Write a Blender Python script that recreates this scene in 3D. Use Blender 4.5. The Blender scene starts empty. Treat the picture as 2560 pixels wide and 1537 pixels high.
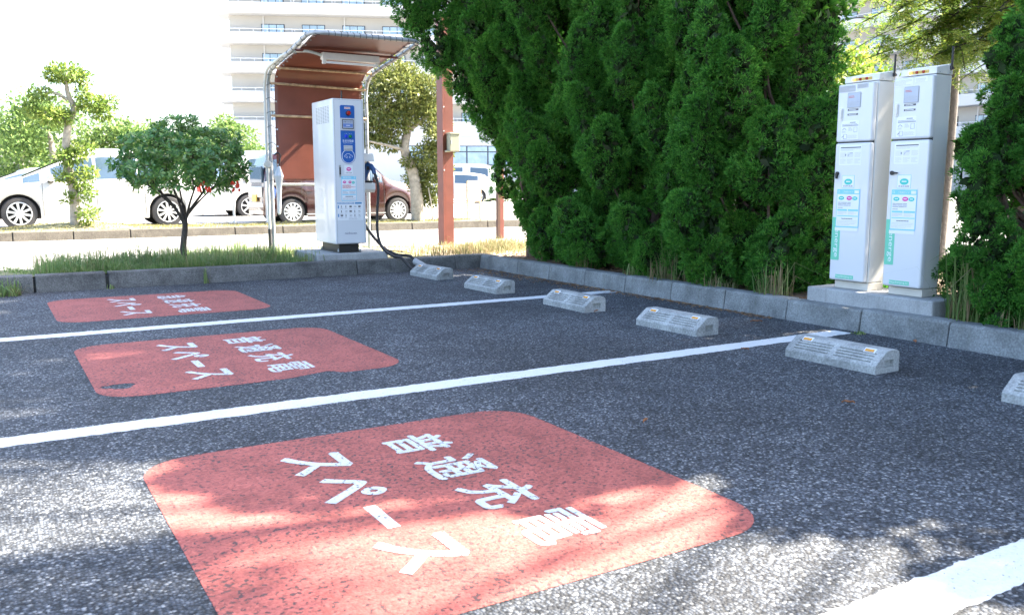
import bpy, bmesh, math, random
import numpy as np
from mathutils import Vector, Matrix
R = math.radians
S = bpy.context.scene
COL = S.collection
rng = np.random.default_rng(7)
random.seed(7)

# ---------------------------------------------------------------- camera
cam = bpy.data.cameras.new("camera")
camo = bpy.data.objects.new("camera", cam)
COL.objects.link(camo)
S.camera = camo
cam.sensor_width = 36.0
cam.lens = 2178.5 / 2560 * 36.0
cam.clip_start = 0.05
cam.clip_end = 2000
YAW, PITCH = R(58.9), R(8.104)
FWD = Vector((math.cos(YAW) * math.cos(PITCH), math.sin(YAW) * math.cos(PITCH), -math.sin(PITCH)))
camo.location = (0, 0, 1.0)
camo.rotation_euler = FWD.to_track_quat('-Z', 'Y').to_euler()
cam.dof.use_dof = True
cam.dof.focus_distance = 6.5
cam.dof.aperture_fstop = 7.0

# ---------------------------------------------------------------- light
SUN_AZ, SUN_EL = R(-10.0), R(44.0)
w = bpy.data.worlds.new("World")
S.world = w
w.use_nodes = True
nt = w.node_tree
bg = nt.nodes["Background"]
sky = nt.nodes.new("ShaderNodeTexSky")
sky.sky_type = 'NISHITA'
sky.sun_disc = False
sky.sun_elevation = SUN_EL
sky.sun_rotation = math.pi / 2 - SUN_AZ
sky.air_density = 1.0
sky.dust_density = 3.0
sky.ozone_density = 1.5
nt.links.new(sky.outputs[0], bg.inputs[0])
bg.inputs[1].default_value = 0.08
sl = bpy.data.lights.new("sun", 'SUN')
sl.energy = 3.7
sl.angle = R(0.5)
sl.color = (1.0, 0.89, 0.74)
so = bpy.data.objects.new("sun", sl)
COL.objects.link(so)
SD = Vector((math.cos(SUN_AZ) * math.cos(SUN_EL), math.sin(SUN_AZ) * math.cos(SUN_EL), math.sin(SUN_EL)))
so.rotation_euler = (-SD).to_track_quat('-Z', 'Y').to_euler()
so.location = (20, -5, 20)
S.view_settings.view_transform = 'Standard'
S.view_settings.look = 'None'
S.view_settings.gamma = 1.0
S.view_settings.exposure = 3.36
S.render.engine = 'CYCLES'
S.cycles.max_bounces = 6
S.cycles.transparent_max_bounces = 6
S.cycles.use_denoising = True

# ---------------------------------------------------------------- materials
def new_mat(name):
    m = bpy.data.materials.new(name)
    m.use_nodes = True
    n = m.node_tree.nodes
    return m, n, m.node_tree.links, n["Principled BSDF"]

def ramp(n, pts):
    r = n.new("ShaderNodeValToRGB")
    e = r.color_ramp.elements
    while len(e) < len(pts):
        e.new(0.5)
    for i, (p, c) in enumerate(pts):
        e[i].position = p
        e[i].color = (*c, 1) if len(c) == 3 else c
    return r

def noise(n, l, scale, detail=5, rough=0.6, coord=None, stretch=None):
    t = n.new("ShaderNodeTexNoise")
    t.inputs["Scale"].default_value = scale
    t.inputs["Detail"].default_value = detail
    t.inputs["Roughness"].default_value = rough
    if coord is None:
        coord = n.new("ShaderNodeTexCoord").outputs["Object"]
    if stretch:
        mp = n.new("ShaderNodeMapping")
        mp.inputs["Scale"].default_value = stretch
        l.new(coord, mp.inputs[0])
        coord = mp.outputs[0]
    l.new(coord, t.inputs["Vector"])
    return t

def bump(n, l, h, strength, dist, b):
    bp = n.new("ShaderNodeBump")
    bp.inputs["Strength"].default_value = strength
    bp.inputs["Distance"].default_value = dist
    l.new(h, bp.inputs["Height"])
    l.new(bp.outputs[0], b.inputs["Normal"])
    return bp

def mixc(n, l, fac, a, b_, mode='MIX'):
    mx = n.new("ShaderNodeMix")
    mx.data_type = 'RGBA'
    mx.blend_type = mode
    for sock, v in ((mx.inputs[0], fac), (mx.inputs[6], a), (mx.inputs[7], b_)):
        if isinstance(v, (int, float)):
            sock.default_value = v
        elif isinstance(v, tuple):
            sock.default_value = (*v, 1) if len(v) == 3 else v
        else:
            l.new(v, sock)
    return mx.outputs[2]

def M(name, col, rough=0.5, metal=0.0, var=0.0, vscale=8, bmp=0.0, bscale=60, coat=0.0, spec=0.5):
    m, n, l, b = new_mat(name)
    b.inputs["Base Color"].default_value = (*col, 1)
    b.inputs["Roughness"].default_value = rough
    b.inputs["Metallic"].default_value = metal
    b.inputs["Coat Weight"].default_value = coat
    b.inputs["Specular IOR Level"].default_value = spec
    if var > 0:
        t = noise(n, l, vscale)
        lo = tuple(c * (1 - var) for c in col)
        hi = tuple(min(1, c * (1 + var)) for c in col)
        r = ramp(n, [(0.3, lo), (0.7, hi)])
        l.new(t.outputs[0], r.inputs[0])
        l.new(r.outputs[0], b.inputs["Base Color"])
    if bmp > 0:
        t2 = noise(n, l, bscale, 4)
        bump(n, l, t2.outputs[0], bmp, 0.01, b)
    return m

def concrete(name, col, stain=0.45, speck=0.25, moss=None):
    m, n, l, b = new_mat(name)
    co = n.new("ShaderNodeNewGeometry").outputs["Position"]      # every block gets its own stains
    big = noise(n, l, 5, 8, 0.65, co)
    r1 = ramp(n, [(0.28, tuple(c * (1 - stain) for c in col)), (0.62, col)])
    l.new(big.outputs[0], r1.inputs[0])
    fine = noise(n, l, 90, 3, 0.6, co)
    r2 = ramp(n, [(0.3, (1 - speck,) * 3), (0.52, (1,) * 3), (0.75, (1 + speck * 1.2,) * 3)])
    l.new(fine.outputs[0], r2.inputs[0])
    c = mixc(n, l, 1.0, r1.outputs[0], r2.outputs[0], 'MULTIPLY')
    run = noise(n, l, 4, 4, 0.6, co, (6, 6, 0.6))
    r3 = ramp(n, [(0.55, (0, 0, 0)), (0.75, (1, 1, 1))])
    l.new(run.outputs[0], r3.inputs[0])
    mm = n.new("ShaderNodeMath"); mm.operation = 'MULTIPLY'; mm.inputs[1].default_value = 0.5
    l.new(r3.outputs[0], mm.inputs[0])
    c = mixc(n, l, mm.outputs[0], c, moss if moss else tuple(x * 0.5 for x in col))
    l.new(c, b.inputs["Base Color"])
    b.inputs["Roughness"].default_value = 0.9
    b.inputs["Specular IOR Level"].default_value = 0.25
    add = n.new("ShaderNodeMath"); add.operation = 'ADD'
    l.new(fine.outputs[0], add.inputs[0]); l.new(big.outputs[0], add.inputs[1])
    bump(n, l, add.outputs[0], 0.35, 0.006, b)
    return m

def asphalt(name, dark, light, scale=95, thr=0.62):
    m, n, l, b = new_mat(name)
    co = n.new("ShaderNodeTexCoord").outputs["Object"]
    v = n.new("ShaderNodeTexVoronoi"); v.inputs["Scale"].default_value = scale
    v.inputs["Randomness"].default_value = 1.0
    l.new(co, v.inputs["Vector"])
    sep = n.new("ShaderNodeSeparateColor"); l.new(v.outputs["Color"], sep.inputs[0])
    mid = tuple(d * 1.45 for d in dark)
    r = ramp(n, [(0.0, tuple(d * 0.42 for d in dark)), (thr - 0.25, tuple(d * 1.05 for d in dark)), (thr + 0.12, tuple(d * 2.0 for d in dark)), (0.985, light)])
    l.new(sep.outputs[0], r.inputs[0])
    big = noise(n, l, 0.9, 5, 0.6, co)
    rb = ramp(n, [(0.3, (0.66,) * 3), (0.7, (1.28,) * 3)])
    l.new(big.outputs[0], rb.inputs[0])
    c = mixc(n, l, 1.0, r.outputs[0], rb.outputs[0], 'MULTIPLY')
    rd = ramp(n, [(0.0, (1.25,) * 3), (0.35, (1.1,) * 3), (0.72, (0.42,) * 3)])      # bitumen between the stones
    l.new(v.outputs["Distance"], rd.inputs[0])
    c = mixc(n, l, 1.0, c, rd.outputs[0], 'MULTIPLY')
    st = noise(n, l, 3.3, 6, 0.7, co)
    rs = ramp(n, [(0.35, (0.8,) * 3), (0.6, (1.08,) * 3)])
    l.new(st.outputs[0], rs.inputs[0])
    c = mixc(n, l, 1.0, c, rs.outputs[0], 'MULTIPLY')
    l.new(c, b.inputs["Base Color"])
    b.inputs["Roughness"].default_value = 0.8
    b.inputs["Specular IOR Level"].default_value = 0.35
    v2 = n.new("ShaderNodeTexVoronoi"); v2.inputs["Scale"].default_value = scale
    l.new(co, v2.inputs["Vector"])
    inv = n.new("ShaderNodeMath"); inv.operation = 'MULTIPLY_ADD'; inv.inputs[1].default_value = -1.0; inv.inputs[2].default_value = 1.0
    l.new(v2.outputs["Distance"], inv.inputs[0])
    ad = n.new("ShaderNodeMath"); ad.operation = 'MULTIPLY_ADD'; ad.inputs[1].default_value = 0.8
    l.new(sep.outputs[1], ad.inputs[0]); l.new(inv.outputs[0], ad.inputs[2])
    bump(n, l, ad.outputs[0], 0.9, 0.006, b)
    return m

def paint(name, col, under, wear=0.40, scale=70, var=0.15, grain=0.06):
    """road paint with worn specks showing the asphalt below"""
    m, n, l, b = new_mat(name)
    co = n.new("ShaderNodeTexCoord").outputs["Object"]
    t = noise(n, l, scale, 3, 0.55, co)
    big = noise(n, l, 1.6, 4, 0.6, co)
    ad = n.new("ShaderNodeMath"); ad.operation = 'MULTIPLY_ADD'; ad.inputs[1].default_value = 0.22
    l.new(big.outputs[0], ad.inputs[0]); l.new(t.outputs[0], ad.inputs[2])
    r = ramp(n, [(wear, (0, 0, 0)), (wear + 0.035, (1, 1, 1))])
    l.new(ad.outputs[0], r.inputs[0])
    cb = noise(n, l, 4.5, 6, 0.65, co)
    rc = ramp(n, [(0.3, tuple(c * (1 - var) for c in col)), (0.7, tuple(min(1, c * (1 + var)) for c in col))])
    l.new(cb.outputs[0], rc.inputs[0])
    v = n.new("ShaderNodeTexVoronoi"); v.inputs["Scale"].default_value = 110
    l.new(co, v.inputs["Vector"])
    # the paint lies thin over the tops of the stones and thick between them
    sv = n.new("ShaderNodeSeparateColor"); l.new(v.outputs["Color"], sv.inputs[0])
    rv = ramp(n, [(0.0, (1 - grain,) * 3), (0.6, (1.0,) * 3), (1.0, (1 + grain * .7,) * 3)]); l.new(sv.outputs[0], rv.inputs[0])
    pc = mixc(n, l, 1.0, rc.outputs[0], rv.outputs[0], 'MULTIPLY')
    c = mixc(n, l, r.outputs[0], under, pc)
    l.new(c, b.inputs["Base Color"])
    b.inputs["Roughness"].default_value = 0.75
    b.inputs["Specular IOR Level"].default_value = 0.3
    h = n.new("ShaderNodeMath"); h.operation = 'MULTIPLY_ADD'; h.inputs[1].default_value = -0.7
    l.new(v.outputs["Distance"], h.inputs[0]); l.new(r.outputs[0], h.inputs[2])
    bump(n, l, h.outputs[0], 0.6, 0.004, b)
    return m

def leafmat(name, cols, trans=0.25, rough=0.5, tcol=None, spec=0.3, tips=None):
    """foliage: each leaf gets its own shade between the given colours"""
    m, n, l, b = new_mat(name)
    g = n.new("ShaderNodeNewGeometry")
    r = ramp(n, [(i / max(1, len(cols) - 1), c) for i, c in enumerate(cols)])
    t = noise(n, l, 2.2, 3)
    ad = n.new("ShaderNodeMath"); ad.operation = 'MULTIPLY_ADD'; ad.inputs[1].default_value = 0.65
    l.new(g.outputs["Random Per Island"], ad.inputs[0])
    sc = n.new("ShaderNodeMath"); sc.operation = 'MULTIPLY_ADD'; sc.inputs[1].default_value = 0.9; sc.inputs[2].default_value = -0.27
    l.new(t.outputs[0], sc.inputs[0]); l.new(sc.outputs[0], ad.inputs[2])
    l.new(ad.outputs[0], r.inputs[0])
    col = r.outputs[0]
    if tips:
        # foot of each spray darkened to paint shade contrast; young tip lighter
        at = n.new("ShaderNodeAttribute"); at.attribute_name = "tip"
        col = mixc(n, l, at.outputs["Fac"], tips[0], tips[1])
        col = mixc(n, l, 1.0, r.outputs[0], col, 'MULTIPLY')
    l.new(col, b.inputs["Base Color"])
    b.inputs["Roughness"].default_value = rough
    b.inputs["Specular IOR Level"].default_value = spec
    tr = n.new("ShaderNodeBsdfTranslucent")
    if tcol:
        tr.inputs[0].default_value = (*tcol, 1)
    else:
        l.new(col, tr.inputs[0])
    mx = n.new("ShaderNodeMixShader"); mx.inputs[0].default_value = trans
    l.new(b.outputs[0], mx.inputs[1]); l.new(tr.outputs[0], mx.inputs[2])
    l.new(mx.outputs[0], n["Material Output"].inputs[0])
    return m

def glassmat(name, col, rough=0.05):
    return M(name, col, rough, 0.0, coat=0.0, spec=0.8)

ASP = (0.045, 0.053, 0.066)
mt = dict(
    asphalt=asphalt("asphalt", (0.060, 0.068, 0.081), (0.30, 0.315, 0.325), 110, 0.72),
    road=asphalt("road_asphalt", (0.20, 0.196, 0.19), (0.5, 0.48, 0.46), 45),
    lot=M("pale_paving", (0.34, 0.335, 0.32), 0.9, var=0.12, vscale=0.8),
    white_line=paint("white_line_paint", (0.62, 0.64, 0.65), ASP, 0.40, 90, 0.06),
    red=paint("red_patch_paint", (0.335, 0.096, 0.080), (0.085, 0.05, 0.05), 0.500, 62, 0.24, 0.26),
    letter=paint("white_letter_paint", (0.56, 0.60, 0.61), (0.16, 0.14, 0.145), 0.476, 66, 0.08, 0.12),
    kerb=concrete("kerb_concrete", (0.25, 0.265, 0.265), 0.5, 0.32, (0.12, 0.125, 0.10)),
    kerb_old=concrete("kerb_old_concrete", (0.165, 0.165, 0.16), 0.6, 0.4, (0.05, 0.055, 0.045)),
    kerb_pale=concrete("kerb_pale_concrete", (0.135, 0.122, 0.10), 0.4, 0.4, (0.07, 0.06, 0.045)),
    stop=concrete("wheel_stop_concrete", (0.42, 0.43, 0.42), 0.5, 0.3, (0.2, 0.21, 0.19)),
    plinth=concrete("plinth_concrete", (0.40, 0.41, 0.41), 0.3, 0.15, (0.22, 0.23, 0.22)),
    mortar=M("mortar", (0.05, 0.05, 0.048), 0.95),
    soil=M("soil", (0.11, 0.075, 0.05), 0.95, var=0.5, vscale=22, bmp=0.8, bscale=45),
    dirt=M("pale_dirt", (0.33, 0.27, 0.20), 0.95, var=0.3, vscale=12, bmp=0.5, bscale=50),
    turf=M("dry_turf", (0.22, 0.205, 0.11), 0.95, var=0.35, vscale=9, bmp=0.6, bscale=60),
    white=M("white_cabinet_paint", (0.68, 0.70, 0.72), 0.28, var=0.015, vscale=2, coat=0.3),
    cream=M("cream_cabinet_paint", (0.70, 0.70, 0.67), 0.35, var=0.02, vscale=2),
    cream2=M("cream_foot_paint", (0.62, 0.59, 0.53), 0.45, var=0.06, vscale=5),
    blue=M("blue_panel", (0.022, 0.115, 0.40), 0.3),
    dblue=M("blue_plastic", (0.012, 0.07, 0.22), 0.3),
    black=M("black_plastic", (0.012, 0.012, 0.014), 0.4),
    rubber=M("black_rubber", (0.018, 0.018, 0.02), 0.55),
    blackmetal=M("black_base_metal", (0.02, 0.018, 0.017), 0.5),
    grey=M("grey_trim", (0.35, 0.36, 0.37), 0.4),
    seam=M("dark_seam", (0.05, 0.05, 0.05), 0.7),
    slat=M("vent_shadow_slot", (0.25, 0.26, 0.27), 0.6),
    red_btn=M("red_button", (0.4, 0.02, 0.015), 0.25),
    blue_btn=M("blue_button", (0.03, 0.06, 0.6), 0.2),
    green_btn=M("green_button", (0.01, 0.2, 0.05), 0.2),
    screen=M("screen", (0.42, 0.46, 0.56), 0.12, spec=0.6),
    screen2=M("screen_band", (0.16, 0.25, 0.55), 0.12),
    sticker=M("white_sticker", (0.80, 0.82, 0.84), 0.4),
    palegrey=M("pale_grey_print", (0.5, 0.51, 0.53), 0.5),
    print_=M("dark_print", (0.10, 0.10, 0.11), 0.5),
    softprint=M("soft_print", (0.36, 0.37, 0.39), 0.5),
    pink=M("pink_print", (0.70, 0.04, 0.32), 0.4),
    teal=M("teal_print", (0.05, 0.55, 0.48), 0.4),
    cyan=M("cyan_print", (0.22, 0.62, 0.80), 0.4),
    navy=M("navy_print", (0.01, 0.02, 0.12), 0.4),
    midblue=M("mid_blue_print", (0.05, 0.24, 0.48), 0.4),
    green=M("green_label", (0.16, 0.58, 0.40), 0.4),
    redprint=M("red_print", (0.6, 0.05, 0.05), 0.4),
    yellow=M("yellow_label", (0.72, 0.48, 0.09), 0.4),
    chrome=M("brushed_steel", (0.55, 0.56, 0.57), 0.3, 0.8),
    amber=M("amber_reflector", (0.62, 0.27, 0.015), 0.25, spec=0.8),
    galv=M("galvanised_pipe", (0.36, 0.385, 0.40), 0.5, 0.35, var=0.2, vscale=14),
    rusty=M("rust_stained_pipe", (0.42, 0.31, 0.20), 0.7, 0.1, var=0.45, vscale=16),
    conduit=M("cream_conduit", (0.52, 0.53, 0.49), 0.5, var=0.1),
    tarp=M("brown_tarp", (0.165, 0.047, 0.030), 0.42, var=0.16, vscale=3, bmp=0.12, bscale=7),
    lampw=M("white_lamp_housing", (0.72, 0.70, 0.66), 0.4, var=0.05),
    redsteel=M("red_oxide_steel", (0.165, 0.048, 0.035), 0.5, var=0.18, vscale=5, bmp=0.1, bscale=90),
    brownsteel=M("brown_steel", (0.07, 0.036, 0.026), 0.5, var=0.3, vscale=9),
    box=M("olive_junction_box", (0.33, 0.34, 0.27), 0.45, var=0.05),
    clear=M("clear_vinyl", (0.58, 0.62, 0.65), 0.2, var=0.08),
    bwall=M("hotel_wall_paint", (0.43, 0.418, 0.39), 0.85, var=0.04, vscale=0.4),
    bband=M("hotel_balcony_paint", (0.56, 0.56, 0.555), 0.8, var=0.03, vscale=0.3),
    wframe=M("dark_window_frame", (0.035, 0.045, 0.06), 0.5),
    wglass=M("curtained_glass", (0.34, 0.46, 0.56), 0.1, var=0.25, vscale=0.9, spec=0.7),
    rail=M("white_rail", (0.75, 0.76, 0.77), 0.5),
    carwhite=M("pearl_white_car_paint", (0.50, 0.50, 0.49), 0.2, coat=0.6),
    carsilver=M("silver_car_paint", (0.26, 0.28, 0.30), 0.25, 0.3, coat=0.6),
    carmaroon=M("maroon_car_paint", (0.040, 0.0095, 0.011), 0.24, 0.1, coat=0.8),
    carglass=M("car_window_glass", (0.055, 0.09, 0.13), 0.04, spec=0.9),
    tyre=M("tyre_rubber", (0.028, 0.028, 0.030), 0.75),
    rim=M("alloy_rim", (0.62, 0.63, 0.64), 0.3, 0.5),
    well=M("wheel_well_black", (0.008, 0.008, 0.009), 0.8),
    trunk=M("grey_bark", (0.30, 0.27, 0.22), 0.9, var=0.3, vscale=14, bmp=0.6, bscale=30),
    dtrunk=M("dark_bark", (0.055, 0.045, 0.038), 0.9, var=0.35, vscale=18, bmp=0.7, bscale=40),
    jtrunk=M("juniper_bark", (0.13, 0.09, 0.07), 0.95, var=0.4, vscale=14, bmp=0.9, bscale=30),
    deadleaf=M("dead_leaf", (0.28, 0.11, 0.04), 0.7, var=0.3, vscale=30),
    flower=M("red_leaf", (0.75, 0.05, 0.015), 0.5),
    rustsign=M("rusty_sign_frame", (0.55, 0.42, 0.28), 0.8, var=0.4, vscale=9),
    signface=M("weathered_sign_face", (0.62, 0.62, 0.61), 0.7, var=0.06, vscale=4),
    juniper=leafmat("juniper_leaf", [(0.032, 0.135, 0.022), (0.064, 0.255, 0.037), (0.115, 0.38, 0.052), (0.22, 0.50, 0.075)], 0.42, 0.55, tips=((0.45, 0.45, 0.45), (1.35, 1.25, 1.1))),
    junidark=leafmat("juniper_shaded_inner_leaf", [(0.010, 0.025, 0.008), (0.02, 0.045, 0.011), (0.035, 0.04, 0.015)], 0.1, 0.8),
    shrub=leafmat("glossy_shrub_leaf", [(0.03, 0.10, 0.026), (0.06, 0.18, 0.045), (0.13, 0.27, 0.06), (0.30, 0.42, 0.10)], 0.28, 0.28, spec=0.55),
    topi=leafmat("topiary_leaf", [(0.05, 0.10, 0.02), (0.11, 0.19, 0.035), (0.22, 0.30, 0.06), (0.36, 0.40, 0.10)], 0.35, 0.45),
    midtree=leafmat("mid_tree_leaf", [(0.05, 0.075, 0.022), (0.11, 0.145, 0.035), (0.19, 0.215, 0.055), (0.30, 0.30, 0.09)], 0.3, 0.45),
    fartree=leafmat("far_tree_leaf", [(0.055, 0.10, 0.035), (0.10, 0.18, 0.05), (0.18, 0.28, 0.07), (0.28, 0.36, 0.10)], 0.3, 0.6),
    maple=leafmat("yellowing_leaf", [(0.06, 0.14, 0.02), (0.13, 0.24, 0.035), (0.24, 0.32, 0.05), (0.40, 0.36, 0.07)], 0.5, 0.5),
    grass=leafmat("green_grass", [(0.08, 0.16, 0.045), (0.15, 0.26, 0.07), (0.26, 0.34, 0.12), (0.46, 0.42, 0.22)], 0.4, 0.6),
    drygrass=leafmat("dry_grass", [(0.20, 0.15, 0.08), (0.34, 0.26, 0.15), (0.12, 0.16, 0.05), (0.44, 0.36, 0.23)], 0.3, 0.7),
    sunturf=leafmat("sunlit_dry_grass", [(0.17, 0.16, 0.06), (0.28, 0.25, 0.12), (0.12, 0.16, 0.04)], 0.3, 0.7),
    litter=leafmat("brown_litter", [(0.10, 0.05, 0.025), (0.22, 0.13, 0.07), (0.36, 0.25, 0.15)], 0.05, 0.9),
)

# ---------------------------------------------------------------- mesh helpers
class MB:
    def __init__(self, o=(0, 0, 0)):
        self.v, self.f, self.o = [], [], Vector(o)
    def add(self, vs, fs):
        n = len(self.v)
        self.v += [tuple(p) for p in vs]
        self.f += [tuple(i + n for i in f) for f in fs]
        return self
    def box(self, x0, x1, y0, y1, z0, z1):
        vs = [(x, y, z) for z in (z0, z1) for y in (y0, y1) for x in (x0, x1)]
        return self.add(vs, [(0, 2, 3, 1), (4, 5, 7, 6), (0, 1, 5, 4), (2, 6, 7, 3), (0, 4, 6, 2), (1, 3, 7, 5)])
    def prism(self, poly, a, b, d):
        """poly: list of 3-D points (planar); extruded along vector d from a to b"""
        n = len(poly); d = Vector(d)
        vs = [Vector(p) + d * a for p in poly] + [Vector(p) + d * b for p in poly]
        fs = [tuple(range(n))[::-1], tuple(range(n, 2 * n))] + [(i, (i + 1) % n, n + (i + 1) % n, n + i) for i in range(n)]
        return self.add(vs, fs)
    def tube(self, path, r, k=8, caps=True):
        P = [Vector(p) for p in path]; n = len(P)
        rs = r if isinstance(r, (list, tuple)) else [r] * n
        vs, fs = [], []; up = None
        for i in range(n):
            t = (P[min(i + 1, n - 1)] - P[max(i - 1, 0)]).normalized()
            if up is None:
                up = Vector((0, 0, 1)) if abs(t.z) < 0.9 else Vector((1, 0, 0))
            a = (up - t * up.dot(t)).normalized(); up = a
            b = t.cross(a)
            for j in range(k):
                q = 2 * math.pi * j / k
                vs.append(P[i] + (a * math.cos(q) + b * math.sin(q)) * rs[i])
        for i in range(n - 1):
            for j in range(k):
                fs.append((i * k + j, i * k + (j + 1) % k, (i + 1) * k + (j + 1) % k, (i + 1) * k + j))
        if caps:
            fs += [tuple(range(k))[::-1], tuple(range((n - 1) * k, n * k))]
        return self.add(vs, fs)
    def lathe(self, prof, c, axis=(0, 0, 1), k=24, caps=True):
        """prof: (radius, height) pairs along axis from c"""
        ax = Vector(axis).normalized(); c = Vector(c)
        a = ax.orthogonal().normalized(); b = ax.cross(a)
        vs, fs = [], []
        for r, h in prof:
            for j in range(k):
                q = 2 * math.pi * j / k
                vs.append(c + ax * h + (a * math.cos(q) + b * math.sin(q)) * r)
        for i in range(len(prof) - 1):
            for j in range(k):
                fs.append((i * k + j, i * k + (j + 1) % k, (i + 1) * k + (j + 1) % k, (i + 1) * k + j))
        if caps: fs += [tuple(range(k))[::-1], tuple(range((len(prof) - 1) * k, len(prof) * k))]
        return self.add(vs, fs)
    def ball(self, c, r, sc=(1, 1, 1), k=14):
        prof = [(max(1e-4, math.sin(math.pi * i / 10)), -math.cos(math.pi * i / 10)) for i in range(11)]
        m = MB().lathe(prof, (0, 0, 0), (0, 0, 1), k)
        return self.add([(c[0] + v[0] * r * sc[0], c[1] + v[1] * r * sc[1], c[2] + v[2] * r * sc[2]) for v in m.v], m.f)
    def build(self, name, mat, parent=None, bevel=0, seg=2, smooth=None):
        me = bpy.data.meshes.new(name)
        o0 = self.o
        me.from_pydata([(v[0] - o0[0], v[1] - o0[1], v[2] - o0[2]) for v in self.v], [], self.f)
        me.validate()
        bm = bmesh.new(); bm.from_mesh(me); bmesh.ops.recalc_face_normals(bm, faces=bm.faces); bm.to_mesh(me); bm.free()
        me.materials.append(mat)
        o = bpy.data.objects.new(name, me)
        COL.objects.link(o)
        if parent is not None:
            o.parent = parent
        else:
            o.location = o0
        if bevel:
            b = o.modifiers.new("bevel", 'BEVEL'); b.width = bevel; b.segments = seg; b.limit_method = 'ANGLE'; b.angle_limit = R(35)
        if smooth is not None:
            bm = bmesh.new(); bm.from_mesh(me)
            for f in bm.faces: f.smooth = True
            for e in bm.edges:
                if len(e.link_faces) == 2 and e.calc_face_angle(0) > R(smooth): e.smooth = False
            bm.to_mesh(me); bm.free()
        return o

def tag(o, label=None, cat=None, group=None, kind=None):
    if label: o['label'] = label
    if cat: o['category'] = cat
    if group: o['group'] = group
    if kind: o['kind'] = kind
    return o

def thing(name, label, cat, loc=(0, 0, 0), group=None, rz=0):
    o = bpy.data.objects.new(name, None)
    o.empty_display_size = 0.1
    COL.objects.link(o)
    o.location = loc
    o.rotation_euler = (0, 0, rz)
    return tag(o, label, cat, group)

def dup(o, loc, rz=None, label=None):
    c = o.copy(); COL.objects.link(c); c.location = loc
    if rz is not None: c.rotation_euler = (0, 0, rz)
    if label: c['label'] = label
    for ch in o.children:
        d = ch.copy(); COL.objects.link(d); d.parent = c
        for g in ch.children:
            e = g.copy(); COL.objects.link(e); e.parent = d
    return c

def npmesh(name, V, F, mat, parent=None, loc=None, smooth=False, tip=None):
    """fast mesh from numpy arrays; V world coords, F (m,k)"""
    V = np.asarray(V, np.float32); F = np.asarray(F, np.int32)
    if parent is not None: V = V - np.array(parent.location, np.float32)
    elif loc is not None: V = V - np.array(loc, np.float32)
    me = bpy.data.meshes.new(name)
    m, k = F.shape
    me.vertices.add(len(V)); me.vertices.foreach_set("co", V.ravel())
    me.loops.add(m * k); me.loops.foreach_set("vertex_index", F.ravel())
    me.polygons.add(m); me.polygons.foreach_set("loop_start", np.arange(0, m * k, k, dtype=np.int32))
    me.update(calc_edges=True); me.validate()
    if smooth: me.polygons.foreach_set("use_smooth", np.ones(m, bool))
    me.materials.append(mat)
    if tip is not None:
        at = me.attributes.new("tip", 'FLOAT', 'POINT'); at.data.foreach_set("value", np.asarray(tip, np.float32))
    o = bpy.data.objects.new(name, me); COL.objects.link(o)
    if parent is not None: o.parent = parent
    elif loc is not None: o.location = loc
    return o

_tc = {}
def text_geo(s, bold=0.0):
    key = (s, bold)
    if key not in _tc:
        c = bpy.data.curves.new("t", 'FONT'); c.body = s; c.size = 1; c.resolution_u = 3; c.offset = bold
        o = bpy.data.objects.new("t", c); COL.objects.link(o)
        bpy.context.view_layer.update()
        me = bpy.data.meshes.new_from_object(o.evaluated_get(bpy.context.evaluated_depsgraph_get()))
        _tc[key] = (np.array([v.co[:] for v in me.vertices]), [tuple(p.vertices) for p in me.polygons])
        bpy.data.objects.remove(o); bpy.data.curves.remove(c); bpy.data.meshes.remove(me)
    return _tc[key]

def put_text(mb, s, org, right, up, w, h, bold=0.0, fat=0.0):
    """fit the string into a box w x h whose lower left corner is org"""
    if fat:
        nn = Vector(right).cross(Vector(up))
        for i, (a, b) in enumerate(((0, 0), (1, 0), (-1, 0), (0, 1), (0, -1))):
            put_text(mb, s, Vector(org) + Vector(right) * (a * fat) + Vector(up) * (b * fat) + nn * (.0002 * i), right, up, w, h)
        return
    V, F = text_geo(s, 0.0)
    lo, hi = V.min(0), V.max(0)
    org, right, up = Vector(org), Vector(right), Vector(up)
    sx, sy = w / (hi[0] - lo[0]), h / (hi[1] - lo[1])
    mb.add([org + right * ((v[0] - lo[0]) * sx) + up * ((v[1] - lo[1]) * sy) for v in V], F)

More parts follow.
